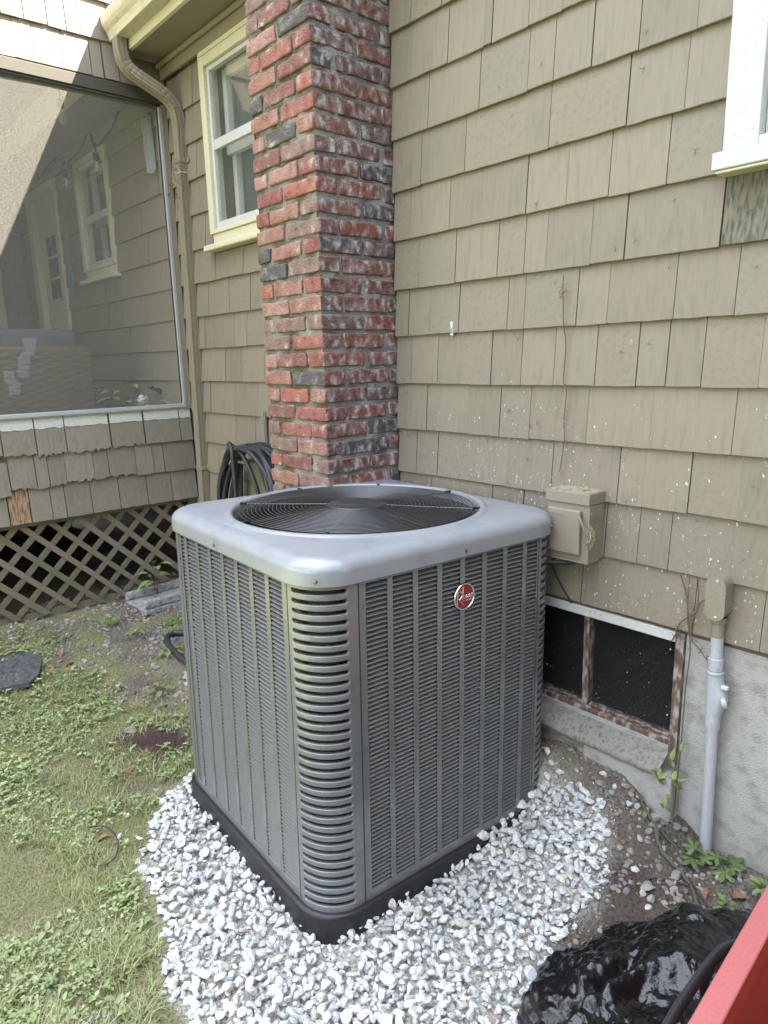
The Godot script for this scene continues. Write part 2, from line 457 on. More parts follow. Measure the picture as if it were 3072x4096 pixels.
func gy0(x: float, z: float) -> float:
	var s := 0.0
	var t := 0.0
	for p in GP:
		var dx: float = x - p[0]
		var dz: float = z - p[1]
		var w := 1.0 / pow(dx * dx + dz * dz + 0.004, 1.6)
		s += w * p[2]
		t += w
	var y := s / t
	var far: float = clamp((Vector2(x - 0.3, z - 1.0).length() - 4.0) / 6.0, 0.0, 1.0)
	return lerp(y, 0.0, far)

func gy(x: float, z: float) -> float:
	return gy0(x, z) + nz.get_noise_2d(x * 60, z * 60) * 0.012 + nf.get_noise_2d(x * 200, z * 200) * 0.004

const GRAVEL := [[-0.3, 0.3], [-0.22, 0.93], [-0.14, 1.1], [0.0, 1.2], [0.165, 1.3], [0.34, 1.34], [0.47, 1.36], [0.62, 1.43], [0.77, 1.42], [0.95, 1.42], [1.15, 1.2], [1.31, 0.92], [1.29, 0.75], [1.22, 0.62], [1.25, 0.45], [1.21, 0.29], [1.1, 0.15], [0.98, 0.11], [0.9, 0.1], [0.5, 0.05], [0.0, 0.1]]
var gravel_poly := PackedVector2Array()

func gravel_depth(x: float, z: float) -> float: # > 0 inside the bed
	var p := Vector2(x, z)
	var d := 9.0
	for k in gravel_poly.size():
		d = min(d, p.distance_to(Geometry2D.get_closest_point_to_segment(p, gravel_poly[k], gravel_poly[(k + 1) % gravel_poly.size()])))
	return d if Geometry2D.is_point_in_polygon(p, gravel_poly) else -d

func lawn(x: float, z: float) -> float: # 0 bare .. 1 overgrown
	var edge := 0.9 + 0.1 * sin(x * 3.0) + nz.get_noise_2d(x * 40 + 500, z * 40) * 0.4
	if x < -1.2:
		edge += (-1.2 - x) * 0.5
	if x > 0.7:
		edge += (x - 0.7) * 0.9
	return clamp((z - edge) * 4.0 + 0.3, 0.0, 1.0) * (1.0 - soil_patch(x, z))

func soil_patch(x: float, z: float) -> float:
	var d := Vector2((x + 0.47) * 0.8, z - 0.97).length() + nz.get_noise_2d(x * 90, z * 90) * 0.12
	return clamp((0.17 - d) * 9.0, 0.0, 1.0)

# ---------------------------------------------------------------- scene
func _ready() -> void:
	rng.seed = 7
	nz.seed = 3
	nz.frequency = 0.05
	nz.fractal_octaves = 4
	nf.seed = 8
	nf.frequency = 0.05
	nf.fractal_octaves = 3
	for p in GRAVEL:
		gravel_poly.push_back(Vector2(p[0], p[1]))
	# camera
	var cam := Camera3D.new()
	cam.name = "camera"
	var yaw := 0.7151982
	var pitch := 0.2166418
	var roll := -0.0262790
	var f := Vector3(-cos(yaw) * cos(pitch), -sin(pitch), -sin(yaw) * cos(pitch))
	var r := f.cross(Vector3.UP).normalized()
	var u := r.cross(f)
	cam.transform = Transform3D(Basis(r * cos(roll) + u * sin(roll), -r * sin(roll) + u * cos(roll), -f), Vector3(2.127, 1.57, 1.947))
	cam.fov = rad_to_deg(2.0 * atan(1106.0 / 1497.67))
	cam.near = 0.05
	cam.far = 1000.0
	add_child(cam)
	cam.current = true
	# sky, sun and exposure
	var we := WorldEnvironment.new()
	we.name = "world"
	var e := Environment.new()
	e.background_mode = Environment.BG_SKY
	var sky := Sky.new()
	var sm := ProceduralSkyMaterial.new()
	sm.sky_top_color = lin(0.56, 0.62, 0.73)
	sm.sky_horizon_color = lin(0.46, 0.47, 0.48)
	sm.sky_curve = 0.3
	sm.ground_horizon_color = Color(0.5, 0.5, 0.46)
	sm.ground_bottom_color = Color(0.3, 0.3, 0.26)
	sm.sun_angle_max = 8.0
	sky.sky_material = sm
	e.sky = sky
	e.tonemap_mode = Environment.TONE_MAPPER_LINEAR
	e.tonemap_exposure = 10.0
	e.sdfgi_enabled = true
	e.ssao_enabled = true
	e.ssil_enabled = true
	we.environment = e
	add_child(we)
	var sun := DirectionalLight3D.new()
	sun.name = "sun"
	sun.light_energy = 1.4
	sun.light_color = Color(1.0, 0.96, 0.88)
	sun.light_angular_distance = 0.5
	sun.shadow_enabled = true
	sun.transform = Transform3D(Basis.looking_at(Vector3(-1.05, -1.963, 1.0), Vector3.UP), Vector3.ZERO)
	add_child(sun)
	make_materials()
	build_ground()
	build_house()
	build_chimney()
	build_porch()
	build_unit()
	build_gravel()
	build_plants()
	build_objects()


# ---------------------------------------------------------------- ground
func spaced(a: float, b: float, step: float, far: float) -> Array:
	var l := []
	var x := a
	while x < b:
		l.push_back(x)
		x += step
	l.push_back(b)
	var s := step
	while l[-1] < far:
		s *= 1.6
		l.push_back(l[-1] + s)
	s = step
	while l[0] > -far:
		s *= 1.6
		l.push_front(l[0] - s)
	return l

func ground_color(x: float, z: float) -> Color:
	var n := nz.get_noise_2d(x * 50 + 90, z * 50)
	var n2 := nf.get_noise_2d(x * 130, z * 130 + 40)
	var c := Color(0.15, 0.122, 0.092).lerp(Color(0.2, 0.172, 0.138), clamp(0.5 + n2 * 1.6, 0, 1))
	var moss: float = clamp(0.62 + n * 3.0 + (z - 0.85) * 1.6, 0.0, 1.0) * clamp((1.1 - x) * 2.0, 0, 1)
	c = c.lerp(Color(0.21, 0.215, 0.085).lerp(Color(0.245, 0.22, 0.12), clamp(0.5 + n2 * 2.0, 0, 1)), moss * 0.95 if z > 0.5 else moss * 0.4)
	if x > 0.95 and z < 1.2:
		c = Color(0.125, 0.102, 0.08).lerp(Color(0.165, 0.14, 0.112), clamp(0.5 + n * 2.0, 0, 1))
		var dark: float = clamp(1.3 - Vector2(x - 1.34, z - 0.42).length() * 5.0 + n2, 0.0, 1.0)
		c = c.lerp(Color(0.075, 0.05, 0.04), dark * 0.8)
	c = c.lerp(Color(0.07, 0.036, 0.032), soil_patch(x, z))
	var gd := gravel_depth(x, z) if x > -0.6 and x < 1.6 and z < 1.7 else -1.0
	if gd > -0.02:
		c = c.lerp(Color(0.5, 0.475, 0.425), clamp((gd + 0.02) * 12.0 + n2 * 0.6, 0.0, 1.0))
	if z > 2.2:
		c = c.lerp(Color(0.2, 0.245, 0.085), 0.85)
	return c

func build_ground() -> void:
	var xs := spaced(-2.4, 2.6, 0.03, 400.0)
	var zs := spaced(-0.1, 2.6, 0.025, 400.0)
	var b := MB.new()
	b.smooth = true
	for z in zs:
		for x in xs:
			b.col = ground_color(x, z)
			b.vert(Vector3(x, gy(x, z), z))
	for j in zs.size() - 1:
		for k in xs.size() - 1:
			var p := j * xs.size() + k
			b.tri(p, p + xs.size(), p + xs.size() + 1)
			b.tri(p, p + xs.size() + 1, p + 1)
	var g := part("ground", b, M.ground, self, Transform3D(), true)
	tag(g, "bare soil and mossy yard ground sloping up to the house", "ground", "", "structure")

# ---------------------------------------------------------------- shingled walls
const COURSE := [0.76, 0.935, 1.114, 1.291, 1.472, 1.657, 1.833, 2.015, 2.192, 2.374, 2.555, 2.735, 2.913, 3.09, 3.27]

# a wooden shingle in a wall's own frame: s along, y up, d outward
func shingle(called: String, parent: Node3D, s0: float, s1: float, y0: float, y1: float, m: Material, frame: Transform3D, ragged := 0.0009, d_butt := 0.019, d_top := 0.004) -> MeshInstance3D:
	var b := MB.new()
	var n := int(clamp((s1 - s0) / (0.012 if ragged > 0.004 else 0.03), 2, 22))
	var out: float = rr(-0.0012, 0.0018)
	var tilt: float = rr(-0.0012, 0.0012)
	var th := 0.011
	var jl: float = rr(-0.0007, 0.0007)
	var jr: float = rr(-0.0007, 0.0007)
	var dy: float = rr(-0.0018, 0.0018)
	var low := []
	for k in n + 1:
		var t := float(k) / n
		var y := y0 + dy + nf.get_noise_2d((s0 + (s1 - s0) * t) * 900, y0 * 700) * ragged * 2.2
		if ragged > 0.004:
			y += abs(nz.get_noise_2d((s0 + (s1 - s0) * t) * 2600 + 77, y0 * 300)) * ragged * 3.0 - ragged * 0.6
		low.push_back(y)
	var P := func(t: float, y: float, d: float) -> Vector3:
		var xx: float = lerp(s0 + jl, s1 + jr, t)
		return frame * Vector3(xx, y, d)
	var dd := func(y: float, t: float) -> float:
		return lerpf(d_butt, d_top, clampf((y - y0) / (y1 - y0), 0, 1)) + out + tilt * (t - 0.5)
	var e := 0.0018
	for k in n:
		var a := float(k) / n
		var z := float(k + 1) / n
		var ya: float = low[k]
		var yz: float = low[k + 1]
		b.face(P.call(a, ya, dd.call(ya, a) - e), P.call(z, yz, dd.call(yz, z) - e), P.call(z, yz + e, dd.call(yz, z)), P.call(a, ya + e, dd.call(ya, a)))
		b.face(P.call(a, ya + e, dd.call(ya, a)), P.call(z, yz + e, dd.call(yz, z)), P.call(z, y1, dd.call(y1, z)), P.call(a, y1, dd.call(y1, a)))
		b.face(P.call(a, ya, dd.call(ya, a) - th), P.call(z, yz, dd.call(yz, z) - th), P.call(z, yz, dd.call(yz, z) - e), P.call(a, ya, dd.call(ya, a) - e))
	b.face(P.call(0, low[0], dd.call(low[0], 0) - th), P.call(0, low[0], dd.call(low[0], 0) - e), P.call(0, y1, dd.call(y1, 0)), P.call(0, y1, -0.002))
	b.face(P.call(1, low[n], dd.call(low[n], 1) - e), P.call(1, low[n], dd.call(low[n], 1) - th), P.call(1, y1, -0.002), P.call(1, y1, dd.call(y1, 1)))
	return part(called, b, m, parent)

# one course between s0 and s1, joints given (or random), cut round the openings (rectangles in s, y)
func course(parent: Node3D, s0: float, s1: float, y0: float, y1: float, joints: Array, holes: Array, mats: Array, frame: Transform3D, wide := [0.1, 0.26], gaps := 1.0) -> void:
	var js := [s0]
	if joints.is_empty():
		var x := s0 + rr(0.04, wide[1])
		while x < s1 - 0.04:
			js.push_back(x)
			x += rr(wide[0], wide[1])
	else:
		for x in joints:
			if x > s0 + 0.01 and x < s1 - 0.01:
				js.push_back(x)
	js.push_back(s1)
	for k in js.size() - 1:
		var rects := [Rect2(js[k], y0, js[k + 1] - js[k], y1 + 0.012 - y0)]
		for h in holes:
			var nx := []
			for q in rects:
				if not q.intersects(h):
					nx.push_back(q)
					continue
				if q.position.x < h.position.x - 0.005:
					nx.push_back(Rect2(q.position.x, q.position.y, h.position.x - q.position.x, q.size.y))
				if q.end.x > h.end.x + 0.005:
					nx.push_back(Rect2(h.end.x, q.position.y, q.end.x - h.end.x, q.size.y))
				var a: float = max(q.position.x, h.position.x)
				var z: float = min(q.end.x, h.end.x)
				if q.position.y < h.position.y - 0.01:
					nx.push_back(Rect2(a, q.position.y, z - a, h.position.y - q.position.y))
				if q.end.y > h.end.y + 0.03:
					nx.push_back(Rect2(a, h.end.y, z - a, q.end.y - h.end.y))
			rects = nx
		var g: float = (rr(0.0008, 0.002) if rng.randf() < 0.6 else rr(0.0024, 0.0045)) * gaps
		for q in rects:
			if q.size.x < 0.008 or q.size.y < 0.02:
				continue
			shingle("shingle", parent, q.position.x + g / 2, q.end.x - g / 2, q.position.y, q.end.y, mats[rng.randi() % mats.size()], frame)

# solid wall with rectangular holes, from depth d0 (back) to d1 (front) in the frame
func holed_wall(s0: float, s1: float, y0: float, y1: float, holes: Array, d0: float, d1: float, frame: Transform3D) -> MB:
	var b := MB.new()
	var sx := [s0, s1]
	var sy := [y0, y1]
	for h in holes:
		for x in [h.position.x, h.end.x]:
			if x > s0 and x < s1 and not sx.has(x):
				sx.push_back(x)
		for y in [h.position.y, h.end.y]:
			if y > y0 and y < y1 and not sy.has(y):
				sy.push_back(y)
	sx.sort()
	sy.sort()
	var solid := func(i: int, j: int) -> bool:
		if i < 0 or j < 0 or i >= sx.size() - 1 or j >= sy.size() - 1:
			return false
		var p := Vector2((sx[i] + sx[i + 1]) / 2, (sy[j] + sy[j + 1]) / 2)
		for h in holes:
			if h.has_point(p):
				return false
		return true
	for i in sx.size() - 1:
		for j in sy.size() - 1:
			if not solid.call(i, j):
				continue
			var a: float = sx[i]
			var z: float = sx[i + 1]
			var l: float = sy[j]
			var h: float = sy[j + 1]
			var q := func(x: float, y: float, d: float) -> Vector3: return frame * Vector3(x, y, d)
			b.face(q.call(a, l, d1), q.call(z, l, d1), q.call(z, h, d1), q.call(a, h, d1))
			b.face(q.call(z, l, d0), q.call(a, l, d0), q.call(a, h, d0), q.call(z, h, d0))
			if not solid.call(i + 1, j):
				b.face(q.call(z, l, d1), q.call(z, l, d0), q.call(z, h, d0), q.call(z, h, d1))
			if not solid.call(i - 1, j):
				b.face(q.call(a, l, d0), q.call(a, l, d1), q.call(a, h, d1), q.call(a, h, d0))
			if not solid.call(i, j + 1):
				b.face(q.call(a, h, d1), q.call(z, h, d1), q.call(z, h, d0), q.call(a, h, d0))
			if not solid.call(i, j - 1):
				b.face(q.call(a, l, d0), q.call(z, l, d0), q.call(z, l, d1), q.call(a, l, d1))
	return b

func bx(lo: Vector3, hi: Vector3, r := 0.003) -> MB:
	var b := MB.new()
	b.rbox(lo, hi, r)
	return b

# picture-frame of four butted rails
func frame_of(x0: float, x1: float, y0: float, y1: float, wl: float, wr: float, wb: float, wt: float, z0: float, z1: float) -> MB:
	var b := MB.new()
	b.rbox(Vector3(x0, y0, z0), Vector3(x0 + wl, y1, z1), 0.003)
	b.rbox(Vector3(x1 - wr, y0, z0), Vector3(x1, y1, z1), 0.003)
	b.rbox(Vector3(x0 + wl, y0, z0 + 0.001), Vector3(x1 - wr, y0 + wb, z1 - 0.001), 0.003)
	b.rbox(Vector3(x0 + wl, y1 - wt, z0 + 0.001), Vector3(x1 - wr, y1, z1 - 0.001), 0.003)
	return b

func pane(x0: float, x1: float, y0: float, y1: float, z: float) -> MB:
	var b := MB.new()
	b.face(Vector3(x0, y0, z), Vector3(x1, y0, z), Vector3(x1, y1, z), Vector3(x0, y1, z))
	return b

func room_box(x0: float, x1: float, y0: float, y1: float, z0: float, z1: float) -> MB: # open towards +z
	var b := MB.new()
	b.face(Vector3(x0, y0, z0), Vector3(x1, y0, z0), Vector3(x1, y1, z0), Vector3(x0, y1, z0))
	b.face(Vector3(x0, y0, z1), Vector3(x0, y0, z0), Vector3(x0, y1, z0), Vector3(x0, y1, z1))
	b.face(Vector3(x1, y0, z0), Vector3(x1, y0, z1), Vector3(x1, y1, z1), Vector3(x1, y1, z0))
	b.face(Vector3(x0, y0, z1), Vector3(x1, y0, z1), Vector3(x1, y0, z0), Vector3(x0, y0, z0))
	b.face(Vector3(x0, y1, z0), Vector3(x1, y1, z0), Vector3(x1, y1, z1), Vector3(x0, y1, z1))
	return b

# double-hung window with a storm frame outside and wooden sashes inside
func hung_window(parent: Node3D, x0: float, x1: float, y0: float, y1: float, rail: float, called_label: String, casing: Material, mid := 0.0) -> Node3D:
	var w := Node3D.new()
	w.name = "window" if not parent.has_node("window") else "window_001"
	parent.add_child(w, true)
	w.set_meta("label", called_label)
	part("casing", frame_of(x0, x1, y0 + 0.075, y1, 0.05, 0.05, 0.02, 0.075, -0.05, 0.03), casing, w)
	part("head_trim", bx(Vector3(x0 + 0.02, y1 - 0.03, 0.03), Vector3(x1 - 0.02, y1 - 0.004, 0.036)), casing, w)
	part("apron", bx(Vector3(x0 + 0.01, y0 + 0.02, -0.03), Vector3(x1 - 0.01, y0 + 0.074, 0.018)), casing, w)
	part("sill", bx(Vector3(x0 - 0.03, y0 - 0.012, -0.05), Vector3(x1 + 0.03, y0 + 0.019, 0.062), 0.008), casing, w)
	var a := x0 + 0.05
	var z := x1 - 0.05
	var l := y0 + 0.095
	var h := y1 - 0.075
	part("storm_frame", frame_of(a + 0.001, z - 0.001, l + 0.001, h - 0.001, 0.022, 0.022, 0.035, 0.022, -0.012, 0.012), M.white, w)
	part("meeting_rail", bx(Vector3(a + 0.024, rail - 0.022, -0.011), Vector3(z - 0.024, rail + 0.012, 0.014)), M.white, w)
	part("rail_lip", bx(Vector3(a + 0.024, rail + 0.0125, -0.01), Vector3(z - 0.024, rail + 0.03, 0.006)), M.white, w)
	part("pane", pane(a + 0.02, z - 0.02, l + 0.03, rail - 0.02, -0.004), M.glass, w)
	part("pane", pane(a + 0.02, z - 0.02, rail + 0.012, h - 0.02, -0.002), M.glass, w)
	for k in 2:
		var yl := l if k == 0 else rail - 0.03
		var yh := rail + 0.03 if k == 0 else h
		var zz := -0.1 if k == 0 else -0.07
		part("sash", frame_of(a + 0.012, z - 0.012, yl, yh, 0.036, 0.036, 0.05, 0.036, zz - 0.035, zz), M.white, w)
		part("inner_pane", pane(a + 0.046, z - 0.046, yl + 0.048, yh - 0.034, zz - 0.018), M.glass, w)
	if mid > 0:
		part("curtain", pane(a + 0.05, a + mid, l, h, -0.2), M.white_old, w)
	part("dark_interior", room_box(x0 - 0.3, x1 + 0.3, y0 - 0.6, y1 + 0.1, -2.2, -0.16), M.room, w)
	return w

func build_house() -> void:
	var F := Transform3D()
	var house := thing("house", "olive tan shingled house wall with soffit, windows and concrete foundation", "house")
	var win := Rect2(-1.44, 2.15, 0.94, 0.965)
	var inner := Rect2(-3.42, 2.17, 0.62, 0.87)
	var door := Rect2(-4.66, 0.85, 0.78, 2.23)
	var white := Rect2(1.275, 2.02, 0.9, 1.05)
	var open := [Rect2(win.position + Vector2(0.03, 0.03), win.size - Vector2(0.06, 0.05)), Rect2(inner.position + Vector2(0.03, 0.03), inner.size - Vector2(0.06, 0.05)), Rect2(door.position + Vector2(0.1, 0.0), door.size - Vector2(0.14, 0.08)), Rect2(white.position + Vector2(0.05, 0.05), white.size - Vector2(0.1, 0.1))]
	part("sheathing", holed_wall(-5.2, 4.0, 0.742, 3.5, open, -0.16, -0.0, F), M.gap, house)
	# courses on the outside
	var J := [[0.52, 0.69, 0.897, 1.03, 1.272, 1.46, 1.63], [0.05, 0.19, 0.34, 0.505, 0.647, 0.86, 0.975, 1.087, 1.187, 1.341, 1.456, 1.6], [0.11, 0.23, 0.423, 0.58, 0.766, 1.01, 1.234, 1.371, 1.52], [0.06, 0.173, 0.39, 0.54, 0.67, 0.892, 1.106, 1.342, 1.5], [0.09, 0.235, 0.362, 0.5, 0.631, 0.764, 0.916, 1.052, 1.145, 1.246, 1.395, 1.55],
		[0.08, 0.197, 0.346, 0.57, 0.64, 0.842, 0.948, 1.155, 1.32, 1.5], [0.14, 0.331, 0.526, 0.637, 0.722, 0.884, 0.996, 1.269, 1.55], [0.1, 0.302, 0.642, 0.793, 0.937, 1.112, 1.256], [0.16, 0.377, 0.64, 0.722, 0.985, 1.151, 1.187], [0.2, 0.442, 0.639, 0.735, 0.866, 1.012, 1.171], [0.12, 0.3, 0.459, 0.494, 0.639, 0.759, 0.793, 0.95, 1.1]]
	for k in 13:
		var y0: float = COURSE[k]
		var y1: float = COURSE[k + 1]
		course(house, 0.004, 1.9, y0, y1, J[k] if k < J.size() else [], [white, Rect2(1.27, 1.84, 0.34, 0.17)] if k == 6 else [white], M.shingle, F)
	shingle("shingle", house, 1.272, 1.6, 1.836, 2.02, M.weathered, F).set_meta("label", "bare weathered grey shingle below the white window")
	for k in range(1, 13):
		var y0: float = COURSE[k]
		var jl := []
		if k == 5:
			jl = [-1.62, -1.469, -1.281, -1.154, -0.9, -0.7]
		elif k == 4:
			jl = [-1.66, -1.407, -1.225, -1.0, -0.8]
		elif k == 6:
			jl = [-1.55, -1.314, -1.096, -0.85]
		course(house, -1.86, -0.3, y0, COURSE[k + 1], jl, [win], M.shingle, F, [0.16, 0.34])
	course(house, -1.86, -0.3, 0.6, 0.935, [], [], M.shingle, F)
	for k in range(1, 13):
		course(house, -4.98, -1.9, COURSE[k], COURSE[k + 1], [], [inner, door], M.shingle, F, [0.28, 0.55])
	# eaves
	part("frieze_board", bx(Vector3(-1.86, 3.105, 0.021), Vector3(-0.41, 3.184, 0.04)), M.trim_tan, house)
	part("crown_strip", bx(Vector3(-1.86, 3.155, 0.0405), Vector3(-0.41, 3.183, 0.062), 0.01), M.trim_tan, house)
	part("soffit", bx(Vector3(-1.862, 3.186, 0.0), Vector3(-0.42, 3.2, 0.222), 0.001), M.soffit, house)
	part("fascia", bx(Vector3(-1.862, 3.18, 0.223), Vector3(-0.42, 3.34, 0.245)), M.trim_cream, house)
	part("soffit", bx(Vector3(0.01, 3.186, 0.0), Vector3(5.0, 3.2, 0.222), 0.001), M.soffit, house)
	part("fascia", bx(Vector3(0.01, 3.18, 0.223), Vector3(5.0, 3.34, 0.245)), M.trim_cream, house)
	part("soffit", bx(Vector3(-4.99, 3.1, 0.0), Vector3(-1.9, 3.11, 0.33), 0.001), M.soffit, house)
	part("fascia", bx(Vector3(-4.99, 3.075, 0.331), Vector3(-1.9, 3.25, 0.355)), M.trim_cream, house)
	part("frieze_board", bx(Vector3(-4.99, 3.0, 0.021), Vector3(-1.9, 3.098, 0.04)), M.trim_tan, house)
	var roof := MB.new()
	roof.slab(PackedVector2Array([Vector2(0.33, 3.33), Vector2(0.33, 3.36), Vector2(-4.0, 5.7), Vector2(-8.3, 3.36), Vector2(-8.0, 3.3), Vector2(-4.0, 5.5), Vector2(0.2, 3.3)]), -6.0, 5.0, Transform3D(Basis(Vector3(0, 0, 1), Vector3.UP, Vector3(1, 0, 0)), Vector3.ZERO))
	part("roof", roof, M.roof, house)
	part("back_wall", bx(Vector3(-5.2, -0.3, -8.0), Vector3(4.2, 3.4, -7.8), 0.001), M.gap, house)
	part("end_wall", bx(Vector3(4.0, -0.3, -7.8), Vector3(4.2, 3.4, 0.0), 0.001), M.gap, house)
	part("end_wall", bx(Vector3(-5.4, -0.3, -7.8), Vector3(-5.2, 3.4, 0.0), 0.001), M.gap, house)
	hung_window(house, win.position.x, win.end.x, win.position.y + 0.02, win.end.y, 2.668, "cream framed sash window beside the brick chimney", M.trim_cream)
	hung_window(house, inner.position.x, inner.end.x, inner.position.y + 0.01, inner.end.y, 2.6, "smaller sash window seen inside the screened porch", M.trim_cream)
	# the white vinyl window at the upper right
	var w := Node3D.new()
	w.name = "white_window"
	house.add_child(w)
	w.set_meta("label", "clean white vinyl window frame at the right edge")
	part("casing", frame_of(1.275, 2.175, 2.055, 3.07, 0.085, 0.085, 0.02, 0.09, -0.05, 0.055), M.white, w)
	part("sill", bx(Vector3(1.255, 2.012, -0.05), Vector3(2.195, 2.0545, 0.067), 0.004), M.white, w)
	part("sill_bead", bx(Vector3(1.263, 2.004, 0.0), Vector3(2.187, 2.0115, 0.062), 0.003), M.trim_cream, w)
	part("sash", frame_of(1.361, 2.089, 2.076, 2.979, 0.055, 0.055, 0.06, 0.05, -0.04, 0.022), M.white, w)
	part("corner_clip", bx(Vector3(1.366, 2.077, 0.0225), Vector3(1.43, 2.083, 0.03), 0.001), M.white, w)
	for s in [[1.3, 2.09], [1.345, 2.095]]:
		var sc := MB.new()
		sc.lathe([Vector2(0.0038, 0), Vector2(0.0036, 0.0012), Vector2(0.0, 0.0016)], 10, Transform3D(Basis(Vector3.RIGHT, PI / 2), Vector3(s[0], s[1], 0.055)))
		part("screw_cap", sc, M.white, w)
	part("pane", pane(1.41, 2.04, 2.13, 2.93, 0.0), M.glass, w)
	part("dark_interior", room_box(1.0, 2.4, 1.6, 3.2, -2.0, -0.17), M.room, w)
	# foundation and cellar window
	var cellar := Rect2(0.6, 0.36, 0.65, 0.388)
	part("foundation", holed_wall(-1.95, 4.0, -0.6, 0.742, [cellar], -0.085, 0.0, F), M.concrete, house)
	var cw := Node3D.new()
	cw.name = "cellar_window"
	house.add_child(cw)
	cw.set_meta("label", "dusty two-pane cellar window with peeling white and rusty frame")
	part("head_board", bx(Vector3(0.6, 0.714, -0.06), Vector3(1.222, 0.747, 0.012)), M.white_old, cw)
	part("jamb", bx(Vector3(1.2225, 0.302, -0.06), Vector3(1.2495, 0.7475, 0.014)), M.rust, cw)
	part("mullion", bx(Vector3(0.893, 0.38, -0.05), Vector3(0.914, 0.713, -0.012)), M.rust, cw)
	part("bottom_rail", bx(Vector3(0.6, 0.352, -0.055), Vector3(1.222, 0.379, -0.008), 0.006), M.rust, cw)
	part("bottom_bead", bx(Vector3(0.6, 0.38, -0.045), Vector3(0.892, 0.39, -0.02), 0.003), M.rust, cw)
	part("bottom_bead", bx(Vector3(0.919, 0.38, -0.045), Vector3(1.222, 0.39, -0.02), 0.003), M.rust, cw)
	part("pane", pane(0.6, 0.894, 0.385, 0.715, -0.032), M.dusty_glass, cw)
	part("pane", pane(0.917, 1.223, 0.385, 0.715, -0.031), M.dusty_glass, cw)
	part("dark_interior", room_box(0.0, 2.0, -0.2, 0.73, -1.5, -0.09), M.dark_room, cw)
	var sill := MB.new()
	sill.smooth = true
	var prof := [Vector2(-0.06, 0.352), Vector2(0.0, 0.349), Vector2(0.05, 0.318), Vector2(0.066, 0.308), Vector2(0.071, 0.3), Vector2(0.07, 0.288), Vector2(0.062, 0.28)]
	sill.grid(24, prof.size() - 1, func(uu, vv):
		var q: Vector2 = prof[int(round(vv * (prof.size() - 1)))]
		var x: float = lerp(1.2215, 0.55, uu)
		return Vector3(x, q.y + nz.get_noise_2d(x * 300, q.x * 600) * 0.006, q.x + nz.get_noise_2d(x * 300 + 50, q.y * 600) * 0.005))
	part("stone_sill", sill, M.concrete_dark, cw)
	var ledge := MB.new()
	ledge.rbox(Vector3(0.945, -0.2, -0.02), Vector3(1.262, 0.283, 0.058), 0.012, Vector3i(10, 10, 1), func(p, _o): return p + Vector3(0, 0, nz.get_noise_2d(p.x * 240, p.y * 240) * 0.008))
	ledge.smooth = true
	part("concrete_ledge", ledge, M.concrete, cw)
	var ledge2 := MB.new()
	ledge2.rbox(Vector3(0.4, -0.2, -0.02), Vector3(0.944, 0.281, 0.04), 0.01, Vector3i(10, 8, 1), func(p, _o): return p + Vector3(0, 0, nz.get_noise_2d(p.x * 240, p.y * 240) * 0.008))
	ledge2.smooth = true
	part("concrete_ledge", ledge2, M.concrete_dark, cw)
	# door inside the porch
	var dr := Node3D.new()
	dr.name = "door"
	house.add_child(dr)
	dr.set_meta("label", "tan panelled door with six small panes inside the porch")
	part("casing", frame_of(-4.66, -3.88, 0.85, 3.07, 0.13, 0.06, 0.02, 0.12, -0.05, 0.035), M.trim_cream, dr)
	part("door_slab", bx(Vector3(-4.528, 0.872, -0.06), Vector3(-3.942, 2.948, -0.015)), M.trim_cream, dr)
	for pcs in [[-4.42, 1.1, -4.27, 1.95], [-4.2, 1.1, -4.05, 1.95]]:
		part("panel", bx(Vector3(pcs[0], pcs[1], -0.0145), Vector3(pcs[2], pcs[3], -0.006), 0.004), M.trim_cream, dr)
	for a in 2:
		for c in 3:
			part("pane", bx(Vector3(-4.36 + a * 0.13, 2.14 + c * 0.17, -0.0145), Vector3(-4.25 + a * 0.13, 2.29 + c * 0.17, -0.012), 0.001), M.cushion, dr)
	for y in [1.66, 1.86]:
		var kn := MB.new()
		kn.smooth = true
		kn.lathe([Vector2(0.03, 0), Vector2(0.03, 0.008), Vector2(0.012, 0.014), Vector2(0.012, 0.035), Vector2(0.028, 0.045), Vector2(0.03, 0.06), Vector2(0.0, 0.07)], 16, Transform3D(Basis(Vector3.RIGHT, PI / 2), Vector3(-4.46, y, -0.015)))
		part("door_knob", kn, M.black_metal, dr)
	var fl := MB.new()
	for k in 70:
		var x := rr(0.62, 1.215)
		var y := rr(0.4, 0.7)
		if x > 0.88 and x < 0.925:
			continue
		var s: float = rr(0.0006, 0.0016) if rng.randf() < 0.9 else rr(0.002, 0.0035)
		for q in 5:
			var a := TAU * q / 5.0
			var z := TAU * (q + 1) / 5.0
			fl.face3(Vector3(x, y, -0.0295), Vector3(x + cos(a) * s, y + sin(a) * s * 1.3, -0.0303), Vector3(x + cos(z) * s, y + sin(z) * s * 1.3, -0.0303))
	part("dirt_flecks", fl, M.speck, cw).set_meta("kind", "stuff")
	var bd := MB.new()
	for k in 30:
		var c := Vector3(0.313 + rr(-0.006, 0.006), 1.68 + rr(-0.03, 0.016), 0.0186)
		var s := Vector2(rr(0.0012, 0.0032), rr(0.002, 0.007))
		for q in 8:
			var a := TAU * q / 8.0
			var z := TAU * (q + 1) / 8.0
			bd.face3(c + Vector3(0, 0, 0.0012), c + Vector3(cos(a) * s.x, sin(a) * s.y, 0), c + Vector3(cos(z) * s.x, sin(z) * s.y, 0))
	part("bird_dropping", bd, M.speck, house).set_meta("label", "white bird dropping run down one shingle")
	# splashes of dried pale mud on the lower courses
	var sp := MB.new()
